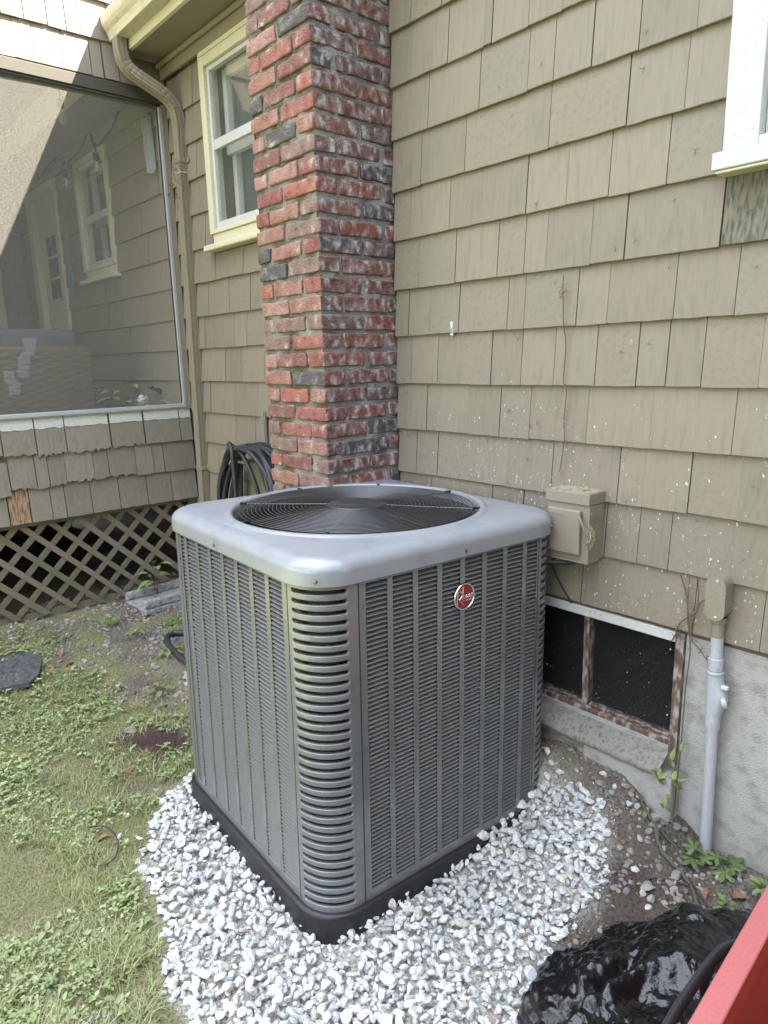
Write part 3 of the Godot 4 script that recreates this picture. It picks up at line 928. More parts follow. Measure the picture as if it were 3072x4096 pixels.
	for k in 1300:
		var x := rr(0.02, 1.5)
		var y: float = 0.77 + abs(rng.randfn(0.0, 0.3))
		if x < 0.5 and y > 1.5 or y > 1.9:
			continue
		if rng.randf() > 0.35 and Vector2(x - 0.62, y - 1.12).length() > 0.32:
			continue
		var ci := 0
		for q in 13:
			if COURSE[q] <= y:
				ci = q
		var yy: float = COURSE[ci]
		var d: float = lerpf(0.019, 0.004, (y - yy) / 0.19) + 0.0021
		if y - yy < 0.01:
			continue
		var ring := rng.randf() < 0.3
		var s := rr(0.0009, 0.0026) if not ring else rr(0.0025, 0.0042)
		var el := rr(1.0, 2.4)
		var an := rr(-0.5, 0.5)
		var n := 8
		var pts := []
		for q in n:
			var t := TAU * q / n
			var o := Vector2(cos(t), sin(t) * el).rotated(an) * s * rr(0.75, 1.2)
			pts.push_back(o)
		for q in n:
			var a: Vector2 = pts[q]
			var z: Vector2 = pts[(q + 1) % n]
			if ring:
				if rng.randf() < 0.2:
					continue
				var a2 := a * 0.8
				var z2 := z * 0.8
				sp.face(Vector3(x + a2.x, y + a2.y, d), Vector3(x + a.x, y + a.y, d), Vector3(x + z.x, y + z.y, d), Vector3(x + z2.x, y + z2.y, d))
			else:
				sp.face3(Vector3(x, y, d + 0.0006), Vector3(x + a.x, y + a.y, d), Vector3(x + z.x, y + z.y, d))
	var so := part("mud_splash", sp, M.speck, house)
	so.set_meta("kind", "stuff")

# ---------------------------------------------------------------- chimney
func brick(parent: Node3D, lo: Vector3, hi: Vector3, corner: bool, side: bool) -> void:
	var b := MB.new()
	b.smooth = true
	var o := Vector3(rr(-0.002, 0.002), rr(-0.0022, 0.0022), rr(-0.003, 0.003))
	var tilt := rr(-0.008, 0.008)
	var mid := (lo + hi) / 2
	var warp := func(p: Vector3, nrm: Vector3) -> Vector3:
		var n1 := nf.get_noise_3d(p.x * 420, p.y * 420, p.z * 420)
		var n2 := nz.get_noise_3d(p.x * 260, p.y * 260, p.z * 260)
		var q := p + nrm * (n1 * 0.0034 + n2 * 0.006 - 0.0005)
		q.y += tilt * ((p.x - mid.x) + (p.z - mid.z)) + n2 * 0.002
		return q + o
	b.rbox(lo, hi, rr(0.006, 0.011), Vector3i(int(max(2, (hi.x - lo.x) / 0.03)), 2, int(max(2, (hi.z - lo.z) / 0.03))), warp)
	var k := rng.randi() % 8
	if k == 7 and rng.randf() < 0.3:
		k = rng.randi() % 7
	var fm: Material = M.brick_front[k]
	var ks := rng.randi() % 6
	if ks == 4 and rng.randf() < 0.4:
		ks = rng.randi() % 4
	var sdm: Material = M.brick_side[ks]
	if not corner:
		part("brick", b, sdm if side else fm, parent)
		return
	# the corner brick shows its clean face to the front and its salt-clouded face to the side
	var arr := b.arrays()
	var idx: PackedInt32Array = arr[Mesh.ARRAY_INDEX]
	var vs: PackedVector3Array = arr[Mesh.ARRAY_VERTEX]
	var i0 := PackedInt32Array()
	var i1 := PackedInt32Array()
	for j in range(0, idx.size(), 3):
		var nn := (vs[idx[j + 2]] - vs[idx[j]]).cross(vs[idx[j + 1]] - vs[idx[j]]).normalized()
		var t := i1 if nn.x > 0.75 else i0
		for q in 3:
			t.push_back(idx[j + q])
	var m := ArrayMesh.new()
	for pair in [[i0, fm], [i1, sdm]]:
		var a2 := arr.duplicate()
		a2[Mesh.ARRAY_INDEX] = pair[0]
		m.add_surface_from_arrays(Mesh.PRIMITIVE_TRIANGLES, a2)
		m.surface_set_material(m.get_surface_count() - 1, pair[1])
	var mi := part("brick", m, null, parent)
	mi.material_override = null

func build_chimney() -> void:
	var ch := thing("brick_chimney", "weathered red brick chimney standing against the shingled wall", "chimney")
	var zf := 0.378
	var core := MB.new()
	core.smooth = true
	var ins := 0.0095
	var y0 := -0.2
	var y1 := 4.6
	var front := func(uu: float, vv: float) -> Vector3:
		var x: float = lerp(-0.408 + ins, -ins, uu)
		var y: float = lerp(y0, y1, vv)
		return Vector3(x, y, zf - ins + nf.get_noise_2d(x * 500, y * 500) * 0.007 + nz.get_noise_2d(x * 200, y * 200) * 0.006)
	var side := func(uu: float, vv: float) -> Vector3:
		var z: float = lerp(zf - ins, -0.02, uu)
		var y: float = lerp(y0, y1, vv)
		return Vector3(-ins + nf.get_noise_2d(z * 500 + 300, y * 500) * 0.007 + nz.get_noise_2d(z * 200 + 90, y * 200) * 0.006, y, z)
	var back := core.v.size()
	core.grid(24, 320, front)
	for j in range(back, core.v.size()):
		var p := core.v[j]
		var moss: float = clamp(0.32 + nz.get_noise_2d(p.x * 90, p.y * 60) * 2.2 + (p.y - 1.6) * 0.25, 0.0, 1.0)
		core.c[j] = Color(0.33, 0.31, 0.27).lerp(Color(0.095, 0.09, 0.04), moss * 0.85)
	back = core.v.size()
	core.grid(24, 320, side)
	for j in range(back, core.v.size()):
		var p := core.v[j]
		core.c[j] = Color(0.24, 0.235, 0.23).lerp(Color(0.4, 0.395, 0.38), clamp(0.5 + nz.get_noise_2d(p.z * 120, p.y * 90) * 2.5, 0, 1))
	core.col = Color(0.2, 0.19, 0.17)
	core.face(Vector3(-0.398, y0, -0.02), Vector3(-0.398, y0, zf - ins), Vector3(-0.398, y1, zf - ins), Vector3(-0.398, y1, -0.02))
	core.face(Vector3(-0.398, y1, zf), Vector3(-0.01, y1, zf), Vector3(-0.01, y1, -0.02), Vector3(-0.398, y1, -0.02))
	part("mortar", core, M.mortar, ch, Transform3D(), true)
	var k := 0
	var j := 0.0135
	var top := 1.947
	while top - k * 0.0677 > 0.2:
		k += 1
	var yb := top - k * 0.0677
	var c := k
	while yb < 4.2:
		var lo := yb + j / 2
		var hi := yb + 0.0677 - j / 2
		var w := func(v0: float) -> float: return v0 + rr(-0.006, 0.006)
		if posmod(c, 2) == 1: # header round the corner: front two stretchers
			var a: float = w.call(-0.204)
			brick(ch, Vector3(-0.408, lo, zf - 0.09), Vector3(a - j, hi, zf), false, false)
			var s: float = w.call(zf - 0.099)
			brick(ch, Vector3(a, lo, s), Vector3(0, hi, zf), true, false)
			var s2: float = w.call(s - j - 0.2)
			brick(ch, Vector3(-0.09, lo, s2), Vector3(0, hi, s - j), false, true)
			brick(ch, Vector3(-0.09, lo, 0.003), Vector3(0, hi, s2 - j), false, true)
		else:
			var a: float = w.call(-0.31)
			brick(ch, Vector3(-0.408, lo, zf - 0.12), Vector3(a - j, hi, zf), false, false)
			var a2: float = w.call(-0.1)
			brick(ch, Vector3(a, lo, zf - 0.09), Vector3(a2 - j, hi, zf), false, false)
			var s: float = w.call(zf - 0.205)
			brick(ch, Vector3(a2, lo, s), Vector3(0, hi, zf), true, false)
			brick(ch, Vector3(-0.09, lo, 0.003), Vector3(0, hi, s - j), false, true)
		yb += 0.0677
		c -= 1

# ---------------------------------------------------------------- screened porch
func build_porch() -> void:
	# frame of its outer wall: s runs along +z as seen from the right (s = -z), outwards is +x
	var F := Transform3D(Basis(Vector3(0, 0, -1), Vector3.UP, Vector3(1, 0, 0)), Vector3(-1.885, 0, 0))
	var pz := func(z: float) -> float: return -z
	var p := thing("screened_porch", "screened porch with worn shingled skirt, aluminium screen frame and sunlit gable", "porch")
	# gable above the screen
	part("gable_sheathing", holed_wall(-3.0, -0.0, 3.045, 4.5, [], -0.1, 0.0, F), M.gap, p)
	var g1 := [-0.87, -0.772, -0.687, -0.55, -0.411, -0.347, -0.262]
	var g2 := [-0.82, -0.716, -0.608, -0.515, -0.445, -0.3]
	course(p, -3.0, -0.01, 3.052, 3.232, g1, [], M.shingle, F, [0.1, 0.2], 2.2)
	course(p, -3.0, -0.01, 3.232, 3.415, g2, [], M.shingle, F, [0.1, 0.2], 2.2)
	for k in 3:
		course(p, -2.0, -0.01, 3.415 + k * 0.18, 3.415 + (k + 1) * 0.18, [], [], M.shingle, F, [0.1, 0.2], 2.2)
	var X := -1.87
	part("beam", bx(Vector3(X - 0.1, 2.985, 0.03), Vector3(X + 0.012, 3.044, 3.0)), M.dark_beam, p)
	part("beam_lip", bx(Vector3(X - 0.03, 2.972, 0.06), Vector3(X + 0.004, 2.984, 3.0), 0.002), M.dark_beam, p)
	part("corner_post", bx(Vector3(X - 0.08, 1.31, 0.012), Vector3(X + 0.008, 2.984, 0.045)), M.trim_tan, p)
	# aluminium screen frame
	part("screen_frame", bx(Vector3(X - 0.014, 1.318, 0.046), Vector3(X + 0.01, 2.97, 0.066), 0.003), M.alu, p)
	part("screen_frame", bx(Vector3(X - 0.014, 1.318, 0.0665), Vector3(X + 0.012, 1.341, 2.96), 0.003), M.alu, p)
	part("screen_frame", bx(Vector3(X - 0.014, 1.342, 2.94), Vector3(X + 0.01, 2.97, 2.96), 0.003), M.alu, p)
	part("spline", bx(Vector3(X - 0.012, 1.345, 0.0665), Vector3(X - 0.003, 2.97, 0.071), 0.001), M.black_matte, p)
	var sc := MB.new()
	sc.smooth = true
	sc.grid(30, 20, func(uu, vv):
		var z: float = lerp(2.95, 0.06, uu)
		var y: float = lerp(1.335, 2.978, vv)
		return Vector3(X - 0.007 + nz.get_noise_2d(z * 30, y * 30) * 0.006, y, z))
	part("screen", sc, M.screen, p)
	# bright reflections on the screen, painted as pale translucent patches
	for q in [[[0.917, 1.727], [0.841, 1.727], [0.861, 1.668], [0.866, 1.635], [0.889, 1.632], [0.9, 1.57], [0.906, 1.517], [0.965, 1.53], [0.955, 1.58], [0.944, 1.636], [0.909, 1.669]], [[1.024, 1.563], [0.976, 1.561], [0.972, 1.52], [0.951, 1.493], [0.962, 1.434], [1.0, 1.44], [1.012, 1.411], [1.008, 1.487], [1.026, 1.517]]]:
		var pts := PackedVector2Array()
		for a in q:
			pts.push_back(Vector2(-a[0], a[1]))
		var tp := MB.new()
		tp.slab(pts, 0.0, 0.0006, Transform3D(Basis(Vector3(0, 0, -1), Vector3.UP, Vector3(1, 0, 0)), Vector3(X + 0.001, 0, 0)))
		part("painted_reflection", tp, M.reflection_film, p)
	# far and outer sides, floor, ceiling and roof
	part("outer_knee_wall", bx(Vector3(-5.2, 0.2, 3.0), Vector3(X - 0.02, 1.35, 3.1)), M.skirt[0], p)
	part("added_outer_wall", bx(Vector3(-5.2, 1.351, 3.001), Vector3(X - 0.13, 2.989, 3.099)), M.skirt[2], p)  # unseen side closed by an added solid wall to darken the porch
	part("corner_post", bx(Vector3(X - 0.12, 1.351, 3.001), Vector3(X - 0.02, 2.98, 3.099)), M.trim_tan, p)
	part("floor", bx(Vector3(-5.2, 0.78, 0.0), Vector3(X - 0.05, 0.85, 3.0)), M.deck, p)
	part("end_wall", bx(Vector3(-5.2, 0.85, 0.0), Vector3(-5.0, 4.2, 3.1)), M.skirt[1], p)
	part("end_door_trim", bx(Vector3(-4.999, 0.86, 0.22), Vector3(-4.96, 2.7, 0.32)), M.trim_cream, p)
	part("end_door", bx(Vector3(-4.998, 0.86, 0.325), Vector3(-4.97, 2.66, 1.2)), M.trim_cream, p)
	part("ceiling", bx(Vector3(-5.0, 3.26, 0.3), Vector3(X - 0.11, 3.29, 3.0)), M.trim_tan, p)
	part("outer_beam", bx(Vector3(-5.2, 2.99, 3.0), Vector3(X - 0.02, 3.26, 3.1)), M.trim_tan, p)
	part("roof", bx(Vector3(-5.4, 4.5, -0.2), Vector3(X + 0.02, 4.56, 3.2)), M.roof, p)
	# worn skirt shingles below the frame
	part("skirt_sheathing", bx(Vector3(X - 0.12, 0.74, 0.03), Vector3(X - 0.018, 1.316, 3.0), 0.001), M.gap, p)
	var rows := [[1.119, 1.312, [-2.0, -1.8, -1.55, -1.3, -1.08, -0.914, -0.762, -0.522, -0.318, -0.097]], [0.94, 1.13, [-1.9, -1.7, -1.4, -1.2, -1.067, -0.936, -0.872, -0.784, -0.633, -0.549, -0.39, -0.285, -0.218]], [0.758, 0.95, [-1.9, -1.6, -1.3, -1.093, -0.985, -0.878, -0.805, -0.664, -0.505, -0.339, -0.184]]]
	for k in 3:
		var js: Array = [-2.2] + rows[k][2] + [-0.02]
		for q in js.size() - 1:
			var a: float = js[q]
			var z: float = js[q + 1]
			var y0: float = rows[k][0]
			var rag: float = [0.0075, 0.0065, 0.002][k]
			if z > -0.3 and k < 2:
				rag = 0.002
			var gap := rr(0.002, 0.005)
			if k == 0 and q == 8:
				gap = 0.014
			if k == 2 and a < -1.07 and a > -1.1:
				shingle("bare_wood", p, a + 0.004, z - 0.004, y0, 0.97, M.wood_raw, F, 0.002, 0.012, 0.003).set_meta("label", "raw reddish wood where a shingle has split away")
				continue
			var o := shingle("shingle", p, a + gap / 2, z - gap / 2, y0 + (rr(-0.006, 0.012) if rag > 0.003 else 0.0), rows[k][1], M.skirt[rng.randi() % 4], F, rag, 0.021, 0.003)
			if k == 1 and q == 4:
				o.position.y -= 0.035
				o.position.x += 0.006
			if k == 0:
				# the white paint that the frame was brushed with runs onto the shingle tops
				var b := MB.new()
				var n := 10
				for w in n:
					var s0: float = lerp(a + gap / 2 + 0.001, z - gap / 2 - 0.001, float(w) / n)
					var s1: float = lerp(a + gap / 2 + 0.001, z - gap / 2 - 0.001, float(w + 1) / n)
					var l0 := 1.256 + nf.get_noise_2d(s0 * 400, q * 40.0) * 0.008
					var l1 := 1.256 + nf.get_noise_2d(s1 * 400, q * 40.0) * 0.008
					var d0 := lerpf(0.021, 0.003, (l0 - y0) / 0.193) + 0.0036
					b.face(F * Vector3(s0, l0, d0), F * Vector3(s1, l1, d0), F * Vector3(s1, 1.3115, 0.0068), F * Vector3(s0, 1.3115, 0.0068))
				part("paint_band", b, M.white_old, o)
				o.get_node("paint_band").set_meta("label", "band of chipped white paint along the shingle top")
	part("ledge", bx(Vector3(X - 0.02, 1.3125, 0.05), Vector3(X + 0.006, 1.3175, 2.96), 0.001), M.alu, p)

	# lattice under the porch
	var l := thing("lattice_screen", "grey brown diagonal wooden lattice closing the space under the porch", "lattice", Transform3D(Basis(), Vector3(-1.91, 0.2, 0)))
	var X0 := Vector3(-1.91, 0.2, 0)
	var LF := func(z: float, y: float, d: float) -> Vector3: return Vector3(-1.91 + d, y, z) - X0
	for layer in 2:
		var k := 0
		var zt := 0.155 if layer == 0 else 0.02
		while zt < 3.1:
			# along the top edge at zt; runs down towards -z (front) or +z (rear)
			var sg := -1.0 if layer == 0 else 1.0
			var top := 0.742
			var low: float = 0.2 + clamp(zt + sg * 0.5 - 0.5, -0.2, 1.0) * 0.03 + rr(-0.01, 0.015)
			var ln: float = top - low
			var z_end := zt + sg * ln
			var b := MB.new()
			var hw := 0.0158 * 1.414
			var d0 := 0.0 if layer == 0 else -0.0085
			var zc0 := clampf(zt, 0.02, 9.0)
			if layer == 0 and z_end < 0.015:
				ln = zt - 0.02
				low = top - ln
				z_end = 0.02
			if ln > 0.04:
				var a0: float = zt - hw
				var a1: float = zt + hw
				var c0: float = z_end - hw + rr(-0.004, 0.004)
				var c1: float = z_end + hw + rr(-0.004, 0.004)
				var br := rr(-0.0015, 0.0015)
				var P := [LF.call(a1, top, d0 + br), LF.call(a0, top, d0 + br), LF.call(c0, low, d0), LF.call(c1, low, d0)]
				var Q := []
				for q in P:
					Q.push_back(q - Vector3(0.0075, 0, 0))
				b.face(P[0], P[1], P[2], P[3])
				b.face(Q[3], Q[2], Q[1], Q[0])
				for q in 4:
					var q2 := (q + 1) % 4
					b.face(P[q2], P[q], Q[q], Q[q2])
				part("slat", b, M.lattice[rng.randi() % 5], l)
			zt += 0.1475
			k += 1
	part("top_rail", bx(Vector3(-0.035, 0.525, 0.03), Vector3(-0.0175, 0.566, 3.0)), M.lattice[3], l)
	part("bottom_rail", bx(Vector3(-0.04, -0.03, 0.03), Vector3(-0.018, 0.045, 3.0)), M.lattice[0], l)
	# dark crawl space behind
	part("crawl_space", bx(Vector3(-2.6, -0.4, 0.03), Vector3(-2.55, 0.54, 3.0)), M.gap, l)

	# gutter
	var gt := thing("gutter", "cream ogee roof gutter with mitred end cap above the porch corner", "gutter", Transform3D(Basis(), Vector3(-1.84, 3.225, 0.247)))
	var pr := [Vector2(0.0, 0.125), Vector2(0.0, 0.0), Vector2(0.055, 0.0), Vector2(0.063, 0.003), Vector2(0.067, 0.02), Vector2(0.074, 0.04), Vector2(0.087, 0.055), Vector2(0.096, 0.07), Vector2(0.099, 0.09), Vector2(0.099, 0.112), Vector2(0.092, 0.122), Vector2(0.085, 0.122), Vector2(0.085, 0.118)]
	var gb := MB.new()
	var gl := 1.43
	for k in pr.size() - 1:
		var a: Vector2 = pr[k]
		var z: Vector2 = pr[k + 1]
		gb.face(Vector3(0, a.y, a.x), Vector3(gl, a.y, a.x), Vector3(gl, z.y, z.x), Vector3(0, z.y, z.x))
	part("trough", gb, M.gutter, gt)
	var cap := PackedVector2Array()
	for k in 12:
		cap.push_back(pr[k])
	for q in [-0.004, gl + 0.001]:
		var cb := MB.new()
		var poly := PackedVector2Array()
		for a in cap:
			poly.push_back(Vector2(a.x, a.y))
		cb.slab(poly, q, q + 0.003, Transform3D(Basis(Vector3(0, 0, 1), Vector3.UP, Vector3(1, 0, 0)), Vector3.ZERO))
		part("end_cap", cb, M.gutter, gt)
	var gr2 := MB.new()
	for k in pr.size() - 1:
		var a: Vector2 = pr[k]
		var z: Vector2 = pr[k + 1]
		gr2.face(Vector3(1.85, a.y, a.x), Vector3(6.8, a.y, a.x), Vector3(6.8, z.y, z.x), Vector3(1.85, z.y, z.x))
	part("trough", gr2, M.gutter, gt)

	# downspout: rectangular corrugated pipe swept along a bent path
	var ds := thing("downspout", "tan corrugated metal downspout bending from the gutter down the porch corner", "downspout", Transform3D(Basis(), Vector3(-1.755, 0.2, 0.035)))
	var O := Vector3(-1.755, 0.2, 0.035)
	var path := []
	var ctrl := [Vector3(-1.78, 3.245, 0.285), Vector3(-1.78, 3.17, 0.285), Vector3(-1.78, 3.12, 0.275), Vector3(-1.765, 3.075, 0.245), Vector3(-1.71, 2.99, 0.11), Vector3(-1.695, 2.95, 0.06), Vector3(-1.69, 2.9, 0.04), Vector3(-1.69, 2.84, 0.035)]
	var cv := Curve3D.new()
	for k in ctrl.size():
		cv.add_point(ctrl[k])
	for k in 60:
		path.push_back(cv.sample_baked(cv.get_baked_length() * k / 59.0))
	var smoothp := []
	for k in path.size():
		var s := Vector3.ZERO
		var w := 0.0
		for q in range(max(0, k - 3), min(path.size(), k + 4)):
			s += path[q]
			w += 1.0
		smoothp.push_back(s / w if k > 0 and k < path.size() - 1 else path[k])
	part("elbow", rect_pipe(smoothp, 0.066, 0.05, O, true), M.downspout, ds)
	var lower := []
	for k in 12:
		lower.push_back(Vector3(-1.69, 2.85, 0.035).lerp(Vector3(-1.76, 0.32, 0.035), k / 11.0))
	part("pipe", rect_pipe(lower, 0.062, 0.047, O, false), M.downspout, ds)
	for y in [2.66, 0.955]:
		var x: float = lerp(-1.69, -1.76, (2.85 - y) / 2.53)
		var st := MB.new()
		st.rbox(Vector3(x - 0.036, y - 0.014, 0.01) - O, Vector3(x + 0.036, y + 0.014, 0.0635) - O, 0.006)
		part("strap", st, M.downspout, ds)
		part("strap_ear", bx(Vector3(x + 0.0365, y - 0.012, 0.018) - O, Vector3(x + 0.062, y + 0.012, 0.022) - O, 0.001), M.downspout, ds)
	var jn := MB.new()
	jn.rbox(Vector3(-1.692 - 0.035, 2.595, 0.008) - O, Vector3(-1.692 + 0.033, 2.601, 0.0625) - O, 0.002)
	part("torn_joint", jn, M.white_old, ds)

func rect_pipe(path: Array, w: float, d: float, o: Vector3, rings: bool) -> MB:
	var b := MB.new()
	# outline with two grooves on the broad face
	var ol := []
	var pts := [Vector2(-0.5, -0.5), Vector2(0.5, -0.5), Vector2(0.5, 0.5), Vector2(0.3, 0.5), Vector2(0.24, 0.42), Vector2(0.18, 0.5), Vector2(-0.18, 0.5), Vector2(-0.24, 0.42), Vector2(-0.3, 0.5), Vector2(-0.5, 0.5)]
	var sidep := [Vector2(-0.5, -0.5), Vector2(0.5, -0.5), Vector2(0.5, -0.3), Vector2(0.43, -0.24), Vector2(0.5, -0.18), Vector2(0.5, 0.18), Vector2(0.43, 0.24), Vector2(0.5, 0.3), Vector2(0.5, 0.5), Vector2(0.3, 0.5), Vector2(0.24, 0.42), Vector2(0.18, 0.5), Vector2(-0.18, 0.5), Vector2(-0.24, 0.42), Vector2(-0.3, 0.5), Vector2(-0.5, 0.5)]
	ol = sidep
	var n := ol.size()
	var prev := []
	for k in path.size():
		var t: Vector3 = (path[min(k + 1, path.size() - 1)] - path[max(k - 1, 0)]).normalized()
		var sx := Vector3(1, 0, 0)
		sx = (sx - t * sx.dot(t)).normalized()
		var sz := sx.cross(t).normalized()
		if sz.z < 0:
			sz = -sz
		var s := 1.0
		if rings and (k > 12 and k < 27 or k > 38 and k < 54) and k % 3 == 0:
			s = 0.93
		var cur := []
		for q in ol:
			cur.push_back(path[k] + (sx * q.x * w + sz * q.y * d) * s - o)
		if k > 0:
			for a in n:
				var a2 := (a + 1) % n
				b.face(cur[a], cur[a2], prev[a2], prev[a])
		prev = cur
	return b

# ---------------------------------------------------------------- the air conditioner
const W := 0.95
const RC := 0.115
const H0 := 0.005 # bottom of the panels above the local origin
const H1 := 0.952

func contour(th: float, half: float, rad: float) -> Vector2: # point of a rounded square in that direction
	var d := Vector2(cos(th), sin(th))
	var a := Vector2(abs(d.x), abs(d.y))
	var k: float = half / max(a.x, a.y)
	var p := a * k
	var c := half - rad
	if p.x > c and p.y > c:
		# meet the corner circle
		var o := Vector2(c, c)
		var bq := a.dot(o)
		var cc := o.length_squared() - rad * rad
		k = bq + sqrt(max(bq * bq - cc, 0.0))
		p = a * k
	return Vector2(p.x * sign(d.x), p.y * sign(d.y))

func slat_mesh(len: float) -> MB:
	var b := MB.new()
	b.smooth = true
	var D := 0.0118
	var hy := 0.0064
	b.grid(14, 5, func(u, w):
		var x: float = (u - 0.5) * len
		var e := 1.0
		var fall: float = sqrt(1.0 - (1.0 - e) * (1.0 - e))
		var t: float = w
		var dep := D * fall * (1.0 - pow(1.0 - t, 1.7)) if false else D * fall * (t * t * 0.55 + t * 0.45)
		var y: float = t * lerp(0.0131, hy, fall)
		return Vector3(x, y, -dep))
	# the rolled lip under the slat
	b.grid(14, 1, func(u, w):
		var x: float = (u - 0.5) * len
		return Vector3(x, -0.0009 * (1.0 - w), -0.0012 * (1.0 - w)))
	return b

func build_unit() -> void:
	var B := Basis(Vector3(0.9983, -0.0011, 0.0577), Vector3(0.0018, 0.9999, -0.0119), Vector3(-0.0577, 0.0119, 0.9983)).orthonormalized()
	var ac := thing("air_conditioner", "square grey louvred air conditioner unit with round fan grille on top", "air conditioner", Transform3D(B, Vector3(0.3648, 0.0735, 0.5506)))
	var hw := W / 2
	# base pan
	var pan := MB.new()
	pan.smooth = true
	var pp := [Vector2(hw - 0.03, H0 + 0.004), Vector2(hw + 0.006, H0 + 0.004), Vector2(hw + 0.013, H0), Vector2(hw + 0.016, H0 - 0.008), Vector2(hw + 0.02, -0.09), Vector2(hw + 0.012, -0.12)]
	pan.grid(160, pp.size() - 1, func(u, w):
		var q: Vector2 = pp[int(round(w * (pp.size() - 1)))]
		var c := contour(u * TAU, q.x, RC + q.x - hw)
		return Vector3(c.x, q.y, -c.y), true)
	part("base_pan", pan, M.base_pan, ac)
	# dark coil block and inside floor
	var coil := MB.new()
	coil.smooth = true
	coil.grid(96, 1, func(u, w):
		var c := contour(u * TAU, hw - 0.035, RC - 0.02)
		return Vector3(c.x, lerp(0.0, 0.93, w), c.y), true)
	part("coil", coil, M.coil, ac)
	var gr := MB.new()
	for k in 14:
		var y := 0.04 + k * 0.068
		gr.grid(96, 1, func(u, w):
			var c := contour(u * TAU, hw - 0.0335, RC - 0.02)
			return Vector3(c.x, y + w * 0.004, c.y), true)
	part("coil_tubes", gr, M.black_metal, ac)
	# four louvred side panels
	var slat := mesh_of(slat_mesh(0.0695))
	var lv := MB.new()
	var single := slat_mesh(0.0695)
	var budget := 300
	for s in 4: # 0 front (+z), 1 right (+x), 2 back, 3 left
		var R := Transform3D(Basis(Vector3.UP, s * PI / 2), Vector3.ZERO)
		var pitch: float = 0.0915 if s == 0 else 0.0885
		var first: float = 0.149 if s == 0 else 0.158
		# distance along the face: on face 0 measured back from the near corner
		var cols := []
		for k in 8:
			var q := first + pitch * k
			cols.push_back([hw - q - 0.0705, hw - q] if s == 0 or s == 2 else [-(hw - q), -(hw - q - 0.0705)])
		cols.sort_custom(func(a, z): return a[0] < z[0])
		var e0: float = -hw + RC
		var e1: float = hw - RC
		if s == 0:
			e1 = hw - 0.124
		elif s == 1:
			e0 = -hw + 0.136
		var holder := Node3D.new()
		holder.name = "side_panel" if s == 0 else "side_panel_%03d" % s
		ac.add_child(holder)
		holder.transform = R * Transform3D(Basis(), Vector3(0, 0, hw))
		var sheet := MB.new()
		var xs := [e0]
		for c in cols:
			xs.push_back(c[0])
			xs.push_back(c[1])
		xs.push_back(e1)
		var yb := 0.034
		var yt := yb + 69 * 0.0131
		for k in range(0, xs.size(), 2):
			sheet.box(Vector3(xs[k], H0, -0.0012), Vector3(xs[k + 1], H1, 0.0))
		for c in cols:
			sheet.box(Vector3(c[0], H0, -0.0012), Vector3(c[1], yb, 0.0))
			sheet.box(Vector3(c[0], yt, -0.0012), Vector3(c[1], H1, 0.0))
		# folded edges
		sheet.box(Vector3(e0, H0, -0.02), Vector3(e0 + 0.0012, H1, -0.0013))
		sheet.box(Vector3(e1 - 0.0012, H0, -0.02), Vector3(e1, H1, -0.0013))
		part("panel_sheet", sheet, M.metal, holder)
		if s > 1:
			continue
		var rest := MB.new()
		rest.smooth = true
		for k in cols.size():
			var near := (k >= 6 and s == 0) or (k < 2 and s == 1)
			var xc: float = (cols[k][0] + cols[k][1]) / 2
			for q in 69:
				var at := Transform3D(Basis(), Vector3(xc, yb + q * 0.0131, 0))
				if near and budget > 0:
					part("louver", slat, M.metal, holder, at)
					budget -= 1
				else:
					rest.add(single, at)
		part("louver_bank", rest, M.metal, holder).set_meta("kind", "stuff")
	# three visible slotted corner guards
	var tile := corner_tile()
	for s in [0, 1, 3]:
		var holder := Node3D.new()
		holder.name = "corner_guard" if s == 0 else "corner_guard_%03d" % s
		ac.add_child(holder)
		holder.transform = Transform3D(Basis(Vector3.UP, s * PI / 2), Vector3.ZERO)
		var plain := MB.new()
		plain.smooth = true
		for yy in [[H0, 0.0195], [0.0195 + 34 * 0.0272, H1]]:
			plain.grid(24, 1, func(u, w):
				var q := corner_at(u * (RC * PI / 2 + 0.0285) - 0.009)
				return Vector3(q.x, lerp(yy[0], yy[1], w), q.y))
		part("guard_end", plain, M.metal, holder)
		for k in 34:
			part("corner_bar", tile, M.metal, holder, Transform3D(Basis(), Vector3(0, 0.0195 + (k + 0.5) * 0.0272, 0)))
	# dark joints between guard and panels
	for q in [[0, hw - 0.1237], [1, -hw + 0.1357], [1, hw - RC - 0.001], [0, -hw + RC]]:
		var jb := MB.new()
		jb.box(Vector3(q[1] - 0.0016, H0, -0.006), Vector3(q[1] + 0.0016, H1, -0.0004))
		part("panel_joint", jb, M.black_matte, ac, Transform3D(Basis(Vector3.UP, q[0] * PI / 2), Vector3.ZERO) * Transform3D(Basis(), Vector3(0, 0, hw + 0.0008)))
	# cap
	var cap := MB.new()
	cap.smooth = true
	var oh := hw + 0.011
	var orad := RC + 0.012
	var prof := [] # inset, height, blend to circle
	prof.push_back([0.013, H1 - 0.004, 0.0])
	prof.push_back([0.002, H1 - 0.005, 0.0])
	prof.push_back([0.0, H1 - 0.003, 0.0])
	prof.push_back([0.0, H1 + 0.03, 0.0])
	for k in 9:
		var an := (k + 1) / 9.0 * PI / 2
		prof.push_back([0.046 * (1.0 - cos(an)), H1 + 0.03 + 0.036 * sin(an), 0.0])
	for k in 6:
		prof.push_back([0.046, H1 + 0.0665 + 0.004 * (k + 1) / 6.0, (k + 1) / 6.0])
	var ci := [Vector2(0.43, H1 + 0.0715), Vector2(0.424, H1 + 0.0755), Vector2(0.416, H1 + 0.0775), Vector2(0.409, H1 + 0.076), Vector2(0.404, H1 + 0.071), Vector2(0.402, H1 + 0.062), Vector2(0.401, H1 + 0.03)]
	var np := prof.size() + ci.size()
